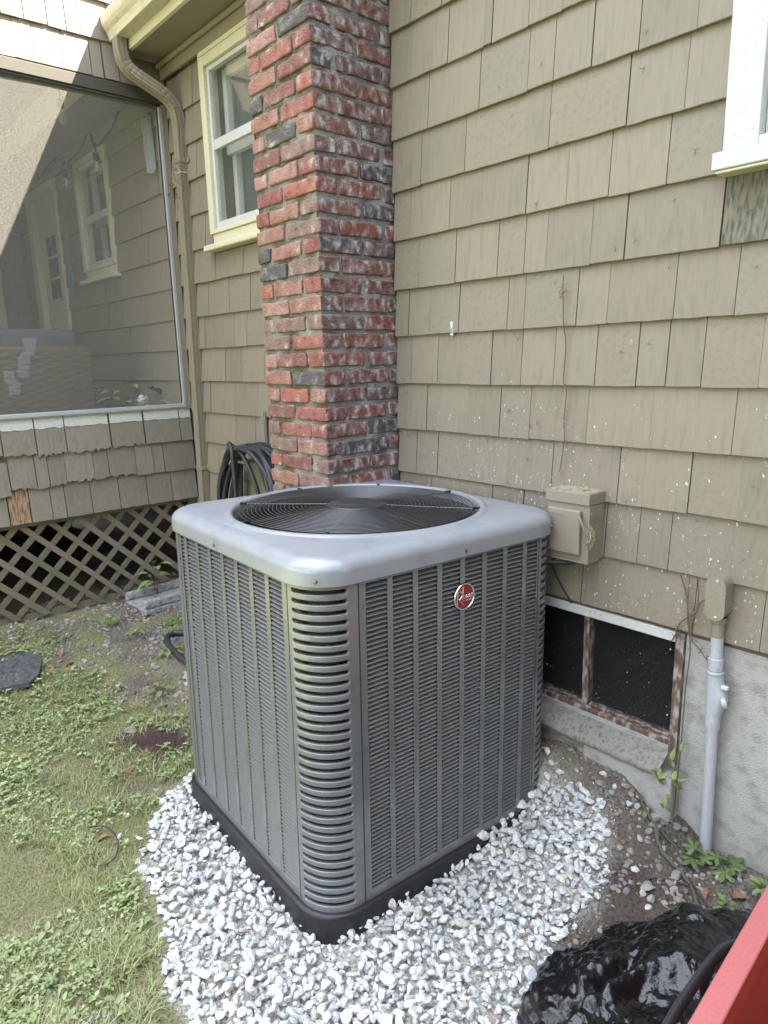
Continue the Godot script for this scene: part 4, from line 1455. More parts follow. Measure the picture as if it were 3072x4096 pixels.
	cap.grid(224, np - 1, func(u, w):
		var k := int(round(w * (np - 1)))
		var th: float = u * TAU
		if k >= prof.size():
			var q: Vector2 = ci[k - prof.size()]
			return Vector3(cos(th) * q.x, q.y, -sin(th) * q.x)
		var r: Array = prof[k]
		var c := contour(th, oh - r[0], max(orad - r[0] * 0.8, 0.02))
		var o := Vector2(cos(th), sin(th)) * 0.4345
		var t: float = r[2]
		c = c.lerp(o, t)
		return Vector3(c.x, r[1], -c.y), true)
	part("cap", cap, M.cap, ac)
	for q in [[0, hw - 0.528, 0.0], [1, -(hw - 0.505), 0.0], [0, 0.0, 1.0], [1, 0.0, 1.0]]:
		var scw := MB.new()
		scw.lathe([Vector2(0.0062, 0), Vector2(0.0062, 0.0012), Vector2(0.0042, 0.0014), Vector2(0.004, 0.0045), Vector2(0.0025, 0.0052), Vector2(0, 0.0046)], 6, Transform3D(Basis(Vector3.RIGHT, PI / 2), Vector3.ZERO))
		var at := Transform3D(Basis(Vector3.UP, q[0] * PI / 2), Vector3.ZERO) * Transform3D(Basis(), Vector3(q[1], H1 + 0.012, oh))
		if q[2] > 0.5:
			var dd := (oh - orad + orad * 0.7071)
			at = Transform3D(Basis(Vector3.UP, PI / 4 + q[0] * PI / 2), Vector3.ZERO) * Transform3D(Basis(), Vector3(0, H1 + 0.012, dd * 1.41421))
		part("screw", scw, M.steel, ac, at)
	# fan guard: welded rings on eight spokes round a hub plate
	var fg := Node3D.new()
	fg.name = "fan_guard"
	ac.add_child(fg)
	fg.position = Vector3(0, H1 + 0.0735, 0)
	for k in 22:
		var rad := 0.102 + k * 0.0134
		var rb := MB.new()
		rb.smooth = true
		var dome := 0.008 * (1.0 - pow(rad / 0.39, 2))
		rb.grid(96, 6, func(u, w):
			var a: float = w * TAU
			var q: float = rad + cos(a) * 0.00125
			return Vector3(cos(u * TAU) * q, dome + sin(a) * 0.00125, sin(u * TAU) * q), true)
		part("ring", rb, M.ring, fg)
	for k in 8:
		var an := deg_to_rad(k * 45.0 + 3.0)
		var dr := Vector3(cos(an), 0, sin(an))
		var sb := MB.new()
		sb.smooth = true
		sb.tube([dr * 0.08 + Vector3(0, 0.004, 0), dr * 0.22 + Vector3(0, 0.0, 0), dr * 0.385 + Vector3(0, -0.003, 0), dr * 0.406 + Vector3(0, -0.002, 0)], func(_t): return 0.0026, 8)
		part("spoke", sb, M.ring, fg)
		var cl := MB.new()
		cl.rbox(Vector3(-0.012, -0.004, -0.005), Vector3(0.012, 0.004, 0.005), 0.002)
		part("clip", cl, M.black_metal, fg, Transform3D(Basis(Vector3.UP, -an), dr * 0.395))
	var hub := MB.new()
	hub.smooth = true
	hub.lathe([Vector2(0.0, 0.016), Vector2(0.058, 0.016), Vector2(0.064, 0.0145), Vector2(0.068, 0.011), Vector2(0.09, 0.0095), Vector2(0.096, 0.007), Vector2(0.097, 0.002), Vector2(0.09, 0.0)], 64)
	part("hub_plate", hub, M.black_plastic, fg)
	# dark well with motor and blades below
	var well := MB.new()
	well.smooth = true
	well.lathe([Vector2(0.401, H1 + 0.045), Vector2(0.39, H1 + 0.043), Vector2(0.38, H1 + 0.02), Vector2(0.38, H1 - 0.14), Vector2(0.36, H1 - 0.42), Vector2(0.0, H1 - 0.42)], 64)
	part("fan_well", well, M.well, ac)
	var mo := MB.new()
	mo.smooth = true
	mo.lathe([Vector2(0.0, 0.05), Vector2(0.07, 0.05), Vector2(0.08, 0.04), Vector2(0.08, -0.12), Vector2(0, -0.12)], 32)
	part("motor", mo, M.well, ac, Transform3D(Basis(), Vector3(0, H1 - 0.06, 0)))
	for k in 4:
		var bl := MB.new()
		bl.smooth = true
		bl.grid(10, 6, func(u, w):
			var rad: float = lerp(0.075, 0.355, u)
			var a: float = deg_to_rad(k * 90.0 + lerp(-22.0, 30.0, w) + u * 14.0)
			return Vector3(cos(a) * rad, H1 - 0.13 + (w - 0.5) * 0.085 * (1.0 - 0.3 * u), sin(a) * rad))
		part("fan_blade", bl, M.well, ac)
	# round badge
	var bd := Node3D.new()
	bd.name = "badge"
	ac.add_child(bd)
	bd.set_meta("label", "round red badge with raised silver lettering")
	bd.transform = Transform3D(Basis(Vector3.UP, PI / 2), Vector3(hw + 0.001, 0.822 + H0, hw - 0.506))
	var face := MB.new()
	face.smooth = true
	face.lathe([Vector2(0.0, 0.005), Vector2(0.037, 0.005)], 64, Transform3D(Basis(Vector3.RIGHT, PI / 2), Vector3.ZERO))
	part("badge_face", face, M.badge, bd)
	var rim := MB.new()
	rim.smooth = true
	rim.lathe([Vector2(0.0355, 0.0045), Vector2(0.0362, 0.0065), Vector2(0.0376, 0.0073), Vector2(0.0398, 0.0062), Vector2(0.0408, 0.003), Vector2(0.0408, 0.0)], 64, Transform3D(Basis(Vector3.RIGHT, PI / 2), Vector3.ZERO))
	part("badge_rim", rim, M.chrome, bd)
	# lettering in raised strokes: R with a long h ascender, then small eem
	var strokes := [
		[Vector2(-26, -24), Vector2(-26, 16)], [Vector2(-26, 16), Vector2(-16, 16), Vector2(-10.5, 12), Vector2(-9.5, 6), Vector2(-12, 0), Vector2(-20, -5)], [Vector2(-20, -5), Vector2(-4, -22)],
		[Vector2(-7, 27), Vector2(-7, -13)], [Vector2(-7, 2), Vector2(-4, 4.5), Vector2(-1, 3), Vector2(-0.5, -13)],
		[Vector2(3, -4), Vector2(9, -3), Vector2(8.6, 2), Vector2(6, 4.5), Vector2(3.4, 2), Vector2(2.8, -5), Vector2(3.6, -11), Vector2(6, -13), Vector2(9, -10)],
		[Vector2(13, -4), Vector2(19, -3), Vector2(18.6, 2), Vector2(16, 4.5), Vector2(13.4, 2), Vector2(12.8, -5), Vector2(13.6, -11), Vector2(16, -13), Vector2(19, -10)],
		[Vector2(22.5, -12), Vector2(22.5, 4)], [Vector2(22.5, 3), Vector2(24.5, 4.6), Vector2(26.3, 3), Vector2(26.4, -11)], [Vector2(26.4, 3), Vector2(28.6, 4.6), Vector2(30.2, 3), Vector2(30.3, -9)]]
	var named := ["letter", "letter", "letter", "letter", "letter", "letter", "letter", "letter", "letter", "letter"]
	for k in strokes.size():
		var pth := []
		for q in strokes[k]:
			pth.push_back(Vector3(q.x * 0.00112, q.y * 0.00112, 0.0055))
		var wdt: float = 0.0019 if k < 4 else 0.0013
		var lb := MB.new()
		lb.smooth = true
		lb.tube(pth, func(_t): return wdt, 8)
		part(named[k], lb, M.chrome, bd)

func corner_at(s: float) -> Vector2: # along the near right corner, from the front face round to the right face
	var c := W / 2 - RC
	var l := RC * PI / 2
	if s <= 0:
		return Vector2(c + s, W / 2)
	if s >= l:
		return Vector2(W / 2, c - (s - l))
	var a := PI / 2 - s / RC
	return Vector2(c + cos(a) * RC, c + sin(a) * RC)

func corner_tile() -> ArrayMesh:
	var p := 0.0272
	var l := RC * PI / 2
	var s0 := 0.011
	var s1 := l - 0.012
	var hr := 0.0056
	var xs := [-0.009, -0.004, s0 - 0.003]
	for k in 7:
		xs.push_back(s0 + hr * (1.0 - cos(k / 6.0 * PI / 2)))
	for k in range(1, 14):
		xs.push_back(lerp(s0 + hr, s1 - hr, k / 14.0))
	for k in 7:
		xs.push_back(s1 - hr * (1.0 - cos((6 - k) / 6.0 * PI / 2)))
	xs.append_array([s1 + 0.003, l + 0.01, l + 0.0195])
	var hole := func(s: float) -> float:
		if s <= s0 or s >= s1:
			return 0.0
		var e: float = min(s - s0, s1 - s)
		return hr if e >= hr else sqrt(max(0.0, hr * hr - (hr - e) * (hr - e)))
	var at := func(s: float, y: float, d: float) -> Vector3:
		var q := corner_at(s)
		var a: float = PI / 2 - clamp(s / RC, 0.0, PI / 2)
		var nrm := Vector2(cos(a), sin(a))
		q -= nrm * d
		return Vector3(q.x, y, q.y)
	var b := MB.new()
	b.smooth = true
	for sg in [1.0, -1.0]:
		# columns of points from the tile's edge to the hole, over the rounded rim and inwards
		var rows := []
		for s in xs:
			var h: float = hole.call(s)
			var inside: bool = h > 0.0 or (s > s0 - 0.0001 and s < s1 + 0.0001)
			var l2 := [at.call(s, sg * p / 2, 0.0), at.call(s, sg * (h + 0.0022), 0.0), at.call(s, sg * (h + 0.0008), 0.0006), at.call(s, sg * h, 0.0022), at.call(s, sg * h, 0.009)]
			if not inside:
				l2 = [at.call(s, sg * p / 2, 0.0), at.call(s, sg * 0.0022, 0.0), at.call(s, sg * 0.0008, 0.0), at.call(s, 0.0, 0.0), at.call(s, 0.0, 0.0)]
			rows.push_back(l2)
		for k in xs.size() - 1:
			for j in 4:
				var a: Vector3 = rows[k][j]
				var c: Vector3 = rows[k + 1][j]
				var d: Vector3 = rows[k + 1][j + 1]
				var e: Vector3 = rows[k][j + 1]
				if sg < 0:
					b.face(a, c, d, e)
				else:
					b.face(e, d, c, a)
	return mesh_of(b)

# ---------------------------------------------------------------- stones
func stone_shape(cuts := 9, subdiv := 1) -> MB:
	var b := MB.new()
	var t := (1.0 + sqrt(5.0)) / 2.0
	var vs := [Vector3(-1, t, 0), Vector3(1, t, 0), Vector3(-1, -t, 0), Vector3(1, -t, 0), Vector3(0, -1, t), Vector3(0, 1, t), Vector3(0, -1, -t), Vector3(0, 1, -t), Vector3(t, 0, -1), Vector3(t, 0, 1), Vector3(-t, 0, -1), Vector3(-t, 0, 1)]
	var fs := [[0, 11, 5], [0, 5, 1], [0, 1, 7], [0, 7, 10], [0, 10, 11], [1, 5, 9], [5, 11, 4], [11, 10, 2], [10, 7, 6], [7, 1, 8], [3, 9, 4], [3, 4, 2], [3, 2, 6], [3, 6, 8], [3, 8, 9], [4, 9, 5], [2, 4, 11], [6, 2, 10], [8, 6, 7], [9, 8, 1]]
	for k in vs.size():
		vs[k] = vs[k].normalized()
	for s in subdiv:
		var nfs := []
		var cache := {}
		for f in fs:
			var m := []
			for q in 3:
				var a: int = f[q]
				var z: int = f[(q + 1) % 3]
				var key := Vector2i(min(a, z), max(a, z))
				if not cache.has(key):
					cache[key] = vs.size()
					vs.push_back(((vs[a] + vs[z]) / 2).normalized())
				m.push_back(cache[key])
			nfs.append_array([[f[0], m[0], m[2]], [f[1], m[1], m[0]], [f[2], m[2], m[1]], [m[0], m[1], m[2]]])
		fs = nfs
	var pl := []
	for k in cuts:
		pl.push_back([Vector3(rng.randfn(), rng.randfn(), rng.randfn()).normalized(), rr(0.36, 0.72)])
	var sc := Vector3(1.0, rr(0.5, 0.75), rr(0.62, 0.95))
	for p in vs:
		var q: Vector3 = p
		for c in pl:
			var d: float = q.dot(c[0])
			if d > c[1]:
				q -= c[0] * (d - c[1])
		q *= 1.0 + nf.get_noise_3d(q.x * 30 + pl[0][1] * 900, q.y * 30, q.z * 30) * 0.14
		b.vert(q * sc)
	for f in fs:
		b.tri(f[0], f[2], f[1]) if false else b.tri(f[0], f[1], f[2])
	return b

func turned(flat: float) -> Basis:
	var a := Vector3(rng.randfn() * flat, 1.0, rng.randfn() * flat).normalized()
	var x := Vector3(cos(rr(0, TAU)), 0, sin(rr(0, TAU)))
	x = (x - a * x.dot(a)).normalized()
	return Basis(x, a, x.cross(a))

func stone_tint() -> Color:
	var k := rng.randf()
	var v := rr(0.86, 1.06)
	if k < 0.55:
		return Color(0.68, 0.672, 0.65) * v
	if k < 0.78:
		return Color(0.6, 0.608, 0.615) * v
	if k < 0.93:
		return Color(0.71, 0.675, 0.62) * v
	return Color(0.6, 0.55, 0.48) * v

func build_gravel() -> void:
	var kinds := []
	for k in 14:
		kinds.push_back(stone_shape(rng.randi_range(7, 11)))
	var small := []
	for k in 6:
		small.push_back(stone_shape(6, 0))
	var bed := MB.new()
	var taken := {}
	var n := 0
	var place := func(x: float, z: float, s: float) -> bool:
		var key := Vector2i(int(floor(x / 0.04)), int(floor(z / 0.04)))
		for a in range(-1, 2):
			for c in range(-1, 2):
				for o in taken.get(key + Vector2i(a, c), []):
					if Vector2(o.x - x, o.y - z).length() < (o.z + s) * 0.72:
						return false
		if not taken.has(key):
			taken[key] = []
		taken[key].push_back(Vector3(x, z, s))
		return true
	var in_unit := func(x: float, z: float, m: float) -> bool:
		var d := Vector2(x - 0.3648, z - 0.5506).rotated(-0.0577)
		return abs(d.x) < W / 2 + m and abs(d.y) < W / 2 + m
	for layer in 3:
		taken.clear()
		var tries: int = [11000, 18000, 11000][layer]
		for k in tries:
			var x := rr(-0.35, 1.34)
			var z := rr(0.0, 1.48)
			if x < -0.35 or in_unit.call(x, z, 0.0):
				continue
			var gd := gravel_depth(x, z) + nf.get_noise_2d(x * 160, z * 160) * 0.03
			if gd < 0.0 or layer > 0 and gd < 0.012:
				continue
			# sandy hollows with few stones
			var sand := nz.get_noise_2d(x * 70 + 33, z * 70 + 11)
			if layer > 0 and sand > 0.16 and rng.randf() < 0.8 or layer == 0 and sand > 0.24 and rng.randf() < 0.5:
				continue
			var s: float = clamp(rng.randfn(0.0132, 0.0042), 0.006, 0.027)
			if layer == 2:
				s *= 1.05
			if not place.call(x, z, s):
				continue
			var y: float = gy(x, z) + s * 0.35 + [0.0, 0.011, 0.02][layer] * clamp(gd * 14.0, 0.2, 1.0)
			bed.add(kinds[rng.randi() % kinds.size()], Transform3D(turned([0.25, 0.5, 0.55][layer]).scaled_local(Vector3.ONE * s * rr(0.95, 1.25)), Vector3(x, y, z)), stone_tint(), true)
			n += 1
	# grit and crumbs between the stones
	var crumbs := MB.new()
	for k in 16000:
		var x := rr(-0.35, 1.34)
		var z := rr(0.0, 1.48)
		var gd := gravel_depth(x, z)
		if gd < -0.02 or in_unit.call(x, z, 0.0):
			continue
		var sand := nz.get_noise_2d(x * 70 + 33, z * 70 + 11)
		if sand < 0.05 and rng.randf() < 0.7:
			continue
		var s := rr(0.0012, 0.004)
		crumbs.add(small[rng.randi() % 6], Transform3D(turned(1.0).scaled_local(Vector3.ONE * s), Vector3(x, gy(x, z) + s * 0.5 + (0.004 if sand > 0.2 else 0.0), z)), Color(0.62, 0.58, 0.51) * rr(0.8, 1.15), true)
	var g := part("gravel", bed, M.stone, self, Transform3D(), true)
	tag(g, "bed of white crushed stone heaped round the black base of the unit", "gravel", "", "stuff")
	var cr := part("grit", crumbs, M.pebble, self, Transform3D(), true)
	tag(cr, "beige stone grit and dust between the white stones", "grit", "", "stuff")
	# strays beyond the bed
	var strays := [[-0.19, 1.17, "white stone on the grass farthest left of the gravel bed"], [-0.12, 1.23, "white stone on grass above the black plastic strip"], [-0.02, 1.3, "white stone touching the black plastic strip on the grass"], [0.03, 1.25, "white stone on grass between plastic strip and gravel bed"], [1.33, 0.33, "broad white stone lying alone on brown soil below the cellar window"], [1.345, 0.47, "white stone on soil between the gravel bed and black bag"],
		[1.27, 0.27, "white stone just off the gravel bed towards the cellar wall"], [1.36, 0.95, "white stone half under the left edge of the black bag"], [1.1, 0.1, "white stone at the foot of the cellar sill, middle of three"], [1.05, 0.085, "white stone at the foot of the cellar sill, nearest the unit"], [1.16, 0.12, "white stone at the foot of the cellar sill, farthest from the unit"], [-0.3, 1.0, "white stone on soil by the far left foot of the unit"], [1.3, 0.52, "white stone at the tip of the gravel bed above the bag"], [1.36, 0.36, "small white stone beside the broad one on brown soil"]]
	for q in strays:
		var s := rr(0.012, 0.017)
		var st := MB.new()
		st.add(kinds[rng.randi() % kinds.size()], Transform3D(Basis().scaled(Vector3.ONE * s), Vector3.ZERO), stone_tint(), true)
		var o := part("loose_stone", st, M.stone, self, Transform3D(turned(0.2), Vector3(q[0], gy(q[0], q[1]) + s * 0.4, q[1])), true)
		tag(o, q[2], "stone", "loose white stones beside the gravel bed")
	# round brown pebbles in the bare soil
	var peb := MB.new()
	var rounds := []
	for k in 6:
		var q := stone_shape(3)
		q.smooth = true
		rounds.push_back(q)
	for k in 24000:
		var x := rr(-2.2, 2.0)
		var z := rr(0.03, 1.6)
		if gravel_depth(x, z) > -0.01 or soil_patch(x, z) > 0.1:
			continue
		var dens := 0.25
		if x < -0.35:
			dens = clamp(0.8 + nz.get_noise_2d(x * 60 + 70, z * 60) * 2.0, 0.15, 1.0) * (1.0 - lawn(x, z) * 0.97) * 0.65
		elif x > 0.9:
			dens = 0.75 + nz.get_noise_2d(x * 80 + 20, z * 80) * 1.2
			if z > 0.32:
				dens *= 0.6
			if x < 1.3 and z < 0.2:
				dens = 0.95
		else:
			dens = 0.1 * (1.0 - lawn(x, z))
		if rng.randf() > dens:
			continue
		var s: float = rr(0.003, 0.009) if rng.randf() < 0.75 else rr(0.008, 0.016)
		var c: Color = [Color(0.26, 0.235, 0.205), Color(0.3, 0.25, 0.21), Color(0.21, 0.2, 0.19), Color(0.36, 0.33, 0.29), Color(0.24, 0.24, 0.25), Color(0.19, 0.155, 0.125)][rng.randi() % 6]
		peb.add(rounds[rng.randi() % 6], Transform3D(turned(0.3).scaled_local(Vector3.ONE * s), Vector3(x, gy(x, z) + s * 0.2, z)), c * rr(0.8, 1.15), true)
	var po := part("pebbles", peb, M.pebble, self, Transform3D(), true)
	tag(po, "small brown and grey pebbles scattered over the bare soil", "pebbles", "", "stuff")
	# crumbs of soil
	var soil := MB.new()
	for k in 14000:
		var x := rr(-1.2, 1.95)
		var z := rr(0.03, 1.9)
		if gravel_depth(x, z) > 0.0:
			continue
		if x < 0.9 and soil_patch(x, z) < 0.2 and rng.randf() > 0.25:
			continue
		var s := rr(0.001, 0.0035)
		var dark := soil_patch(x, z)
		soil.add(small[rng.randi() % 6], Transform3D(turned(1.0).scaled_local(Vector3.ONE * s), Vector3(x, gy(x, z) + s * 0.4, z)), Color(0.15, 0.12, 0.095).lerp(Color(0.075, 0.04, 0.035), dark) * rr(0.7, 1.25), true)
	var sob := part("soil_crumbs", soil, M.pebble, self, Transform3D(), true)
	tag(sob, "loose crumbs of dark soil on the yard ground", "soil", "", "stuff")

# ---------------------------------------------------------------- plants
func leaf_mesh(len: float, wid: float, nu := 6, droop := 0.25, fold := 0.25, point := 1.0) -> MB:
	var b := MB.new()
	b.smooth = true
	b.grid(nu, 4, func(u, w):
		var t: float = u
		var half: float = wid * pow(sin(PI * pow(t, 0.8) * 0.97 + 0.04), 0.9 * point)
		var s: float = (w - 0.5)
		return Vector3(s * half, abs(s) * half * fold - droop * len * t * t, -t * len))
	return b

func blade_mesh(len: float, wid: float, bend: float) -> MB:
	var b := MB.new()
	b.smooth = true
	b.grid(1, 4, func(u, w):
		var t: float = w
		return Vector3((u - 0.5) * wid * (1.0 - t * 0.92), len * (t - 0.35 * bend * t * t), -bend * len * t * t))
	return b

func scatter(called: String, m: Mesh, list: Array, cols: Array, material: Material) -> MultiMeshInstance3D:
	var mm := MultiMesh.new()
	mm.transform_format = MultiMesh.TRANSFORM_3D
	mm.use_colors = true
	mm.mesh = m
	mm.instance_count = list.size()
	for k in list.size():
		mm.set_instance_transform(k, list[k])
		mm.set_instance_color(k, cols[k])
	var o := MultiMeshInstance3D.new()
	o.multimesh = mm
	o.material_override = material
	o.name = nm(called)
	add_child(o, true)
	return o

func build_plants() -> void:
	# grass
	for kind in 3:
		var m := mesh_of(blade_mesh(1.0, [0.045, 0.06, 0.08][kind], [0.5, 0.9, 0.3][kind]))
		var l := []
		var c := []
		for k in [110000, 60000, 270000][kind]:
			var x := rr(-1.9, 1.25)
			var z := rr(0.55, 2.15)
			if gravel_depth(x, z) > -0.012:
				continue
			var d := lawn(x, z)
			var cl: float = clamp(0.5 + nz.get_noise_2d(x * 75 + 10, z * 75 + 60) * 2.8, 0.0, 1.0)
			if kind == 2: # short moss
				d = clamp(d * 0.8 + 0.4 + nz.get_noise_2d(x * 45 + 90, z * 45) * 1.2, 0.0, 1.0) * clamp((z - 0.62) * 5.0, 0.0, 1.0) * (1.0 - soil_patch(x, z))
				if x > 0.9:
					d *= 0.2
			else:
				d *= (0.35 + 0.65 * cl) * (0.9 if x > -0.6 else 0.55)
			if rng.randf() > d:
				continue
			var h: float = rr(0.02, 0.05) * lerp(0.6, 1.25, cl) if kind < 2 else rr(0.006, 0.016)
			if kind < 2 and z > 1.25 and x > 0.35 and cl > 0.6:
				h *= 1.35
			var yaw := rr(0, TAU)
			var t := Basis(Vector3.UP, yaw) * Basis(Vector3.RIGHT, rr(-0.9, 0.1) if kind < 2 else rr(-0.6, 0.6))
			l.push_back(Transform3D(t.scaled_local(Vector3(h, h, h)), Vector3(x, gy(x, z) - 0.001, z)))
			var dry := rng.randf()
			var g := Color(0.28, 0.33, 0.12).lerp(Color(0.38, 0.4, 0.18), rng.randf())
			if dry < 0.24:
				g = Color(0.38, 0.33, 0.2) * rr(0.7, 1.1)
			if kind == 2:
				g = Color(0.29, 0.31, 0.095).lerp(Color(0.37, 0.35, 0.16), rng.randf())
			c.push_back(g * rr(0.8, 1.1))
		var o := scatter(["lawn_grass", "long_grass", "moss"][kind], m, l, c, M.leaf)
		tag(o, ["pale green grass blades growing over the yard ground", "bent longer grass blades in the yard lawn", "short yellow green moss covering the yard soil"][kind], ["grass", "grass", "moss"][kind], "", "stuff")
	# round-leaved ground cover
	for kind in 2:
		var m := mesh_of(leaf_mesh(1.0, 0.72 if kind == 0 else 0.5, 5, 0.18, 0.3, 0.9))
		var l := []
		var c := []
		for k in 12500 if kind == 0 else 2400:
			var x := rr(-1.9, 1.1)
			var z := rr(0.6, 2.1)
			if gravel_depth(x, z) > -0.02:
				continue
			var patch: float = clamp(0.35 + nz.get_noise_2d(x * 42 + 300, z * 42 + 40) * 2.6 + (0.55 if x < -0.35 and z > 1.12 else 0.0), 0.0, 1.0)
			var d: float = lawn(x, z) * patch
			if rng.randf() > d:
				continue
			var n := rng.randi_range(3, 5)
			var y := gy(x, z) + rr(0.004, 0.026)
			var s0: float = clamp(rng.randfn(0.0108, 0.003), 0.006, 0.02)
			if kind == 1:
				s0 *= 1.6
			var a0 := rr(0, TAU)
			for q in n:
				var bs := Basis(Vector3.UP, a0 + TAU * q / n + rr(-0.4, 0.4)) * Basis(Vector3.RIGHT, rr(-0.15, 0.7)) * Basis(Vector3.BACK, rr(-0.4, 0.4))
				var s := s0 * rr(0.75, 1.15)
				l.push_back(Transform3D(bs.scaled_local(Vector3(s, s, s)), Vector3(x + rr(-0.006, 0.006), y + rr(-0.003, 0.004), z + rr(-0.006, 0.006))))
				c.push_back(Color(0.25, 0.32, 0.12).lerp(Color(0.35, 0.41, 0.2), rng.randf()) * rr(0.75, 1.1))
		var o := scatter(["clover", "weed_leaves"][kind], m, l, c, M.leaf)
		tag(o, ["dense round-leaved ground cover spreading over the lawn", "pointed weed leaves scattered through the lawn"][kind], ["ground cover", "weeds"][kind], "", "stuff")
	# dry straw
	var st := mesh_of(blade_mesh(1.0, 0.03, 0.15))
	var l := []
	var c := []
	for k in 4200:
		var x := rr(-1.8, 1.7)
		var z := rr(0.1, 2.1)
		if gravel_depth(x, z) > -0.01 or rng.randf() > (0.75 if x > 0.9 else 0.3) + lawn(x, z) * 0.5:
			continue
		var h := rr(0.015, 0.05)
		l.push_back(Transform3D((Basis(Vector3.UP, rr(0, TAU)) * Basis(Vector3.RIGHT, rr(-1.62, -1.4))).scaled_local(Vector3(h, h, h)), Vector3(x, gy(x, z) + 0.006, z)))
		c.push_back(Color(0.33, 0.28, 0.19) * rr(0.45, 1.1))
	tag(scatter("straw", st, l, c, M.leaf), "dry straw and clippings lying on the ground", "straw", "", "stuff")
	# single plants
	weed("weed_plant", Vector3(-1.82, 0.16, 0.36), "broad five-leaved weed growing against the lattice by the unit", 9, 0.09, 0.2)
	weed("weed_plant", Vector3(-1.42, 0.13, 0.66), "small leafy weed on the pebbly soil in front of the lattice", 6, 0.06, 0.04)
	weed("weed_plant", Vector3(-1.58, 0.16, 1.02), "low green weed at the foot of the lattice near the left edge", 6, 0.045, 0.04)
	weed("weed_plant", Vector3(-1.1, 0.1, 0.62), "green weed with folded leaves beside the black hose loop", 6, 0.055, 0.03)
	weed("weed_plant", Vector3(-0.85, 0.06, 0.78), "small grey green weed left of the unit on pebbles", 5, 0.05, 0.03)
	weed("creeper_sprig", Vector3(1.44, 0.07, 0.06), "dark maple-like leaves growing at the foot of the grey conduit", 4, 0.045, 0.035, true)
	weed("creeper_sprig", Vector3(1.37, 0.05, 0.1), "creeper leaves leaning on the left side of the grey conduit foot", 3, 0.038, 0.05, true)
	weed("clover_clump", Vector3(1.56, 0.06, 0.1), "round-leaved clover clump on the soil at the right edge", 16, 0.03, 0.05)
	weed("clover_clump", Vector3(1.5, 0.04, 0.2), "pale clover sprig just left of the red tub", 9, 0.028, 0.03)
	fern("feathery_weed", Vector3(-1.45, 0.15, 0.44), "feathery yellow green weed clump in front of the splash block")
	fern("feathery_weed", Vector3(-1.3, 0.12, 0.52), "second feathery weed clump beside the black hose loop")
	fern("feathery_weed", Vector3(-1.62, 0.16, 0.72), "sparse feathery weed growing in the pebbles by the lattice")

func weed(called: String, at: Vector3, label: String, n: int, len: float, up: float, lobed := false) -> void:
	at.y = gy(at.x, at.z)
	var t := thing(called, label, "plant", Transform3D(Basis(), at))
	var stem := MB.new()
	stem.smooth = true
	for k in n:
		var a := TAU * k / n + rr(-0.4, 0.4)
		var d := Vector3(sin(a), 0, cos(a))
		var h := up * rr(0.5, 1.1)
		var tip: Vector3 = d * len * rr(0.2, 0.5) + Vector3(0, h, 0)
		stem.tube([Vector3.ZERO, tip * 0.5 + Vector3(0, h * 0.15, 0), tip], func(_t): return 0.0012, 5)
		var lf := lobed_leaf(len * rr(0.7, 1.1)) if lobed else leaf_mesh(len * rr(0.7, 1.1), len * 0.5, 6, rr(0.2, 0.5), 0.3)
		lf.col = Color(1, 1, 1)
		var g := Color(0.13, 0.2, 0.06).lerp(Color(0.2, 0.27, 0.09), rng.randf()) * (0.6 if lobed else 1.0)
		for q in lf.c.size():
			lf.c[q] = g
		part("leaf", lf, M.leaf, t, Transform3D(Basis(Vector3.UP, a + PI + rr(-0.3, 0.3)) * Basis(Vector3.RIGHT, rr(-0.1, 0.5)), tip), true)
	part("stem", stem, M.vine, t)

func lobed_leaf(s: float) -> MB: # maple-like: five pointed lobes round the stalk end, gently cupped
	var b := MB.new()
	b.smooth = true
	var ol := []
	for k in 41:
		var a: float = lerp(-2.5, 2.5, k / 40.0)
		var lobe: float = pow(abs(cos(a * 1.43 * 2.0)), 1.2)
		var r: float = s * (0.4 + 0.6 * lobe) * (1.0 - 0.18 * abs(a) / 2.5) * (1.0 + 0.06 * sin(k * 2.6))
		ol.push_back(Vector3(sin(a) * r, 0.0, -cos(a) * r - s * 0.2))
	var c := b.vert(Vector3(0, 0, -s * 0.1))
	var mid := []
	var out := []
	for p in ol:
		var q: Vector3 = Vector3(0, 0, -s * 0.15).lerp(p, 0.55)
		mid.push_back(b.vert(q + Vector3(0, 0.06 * s, 0)))
		out.push_back(b.vert(p - Vector3(0, 0.16 * p.length(), 0)))
	for k in 40:
		b.tri(c, mid[k], mid[k + 1])
		b.tri(mid[k], out[k], out[k + 1])
		b.tri(mid[k], out[k + 1], mid[k + 1])
	return b

func fern(called: String, at: Vector3, label: String) -> void:
	at.y = gy(at.x, at.z)
	var t := thing(called, label, "plant", Transform3D(Basis(), at))
	var b := MB.new()
	b.smooth = true
	for k in 60:
		var a := rr(0, TAU)
		var d := Vector3(sin(a), rr(0.25, 0.9), cos(a)).normalized() * rr(0.04, 0.1)
		for q in 8:
			var p := d * (0.3 + 0.7 * q / 8.0) + Vector3(rr(-0.006, 0.006), rr(-0.004, 0.006), rr(-0.006, 0.006))
			b.col = Color(0.23, 0.3, 0.09) * rr(0.8, 1.2)
			var lf := leaf_mesh(rr(0.006, 0.011), 0.005, 2, 0.2, 0.3)
			b.add(lf, Transform3D(Basis(Vector3.UP, rr(0, TAU)) * Basis(Vector3.RIGHT, rr(-0.6, 0.6)), p), b.col, true)
	part("foliage", b, M.leaf, t, Transform3D(), true).set_meta("kind", "stuff")

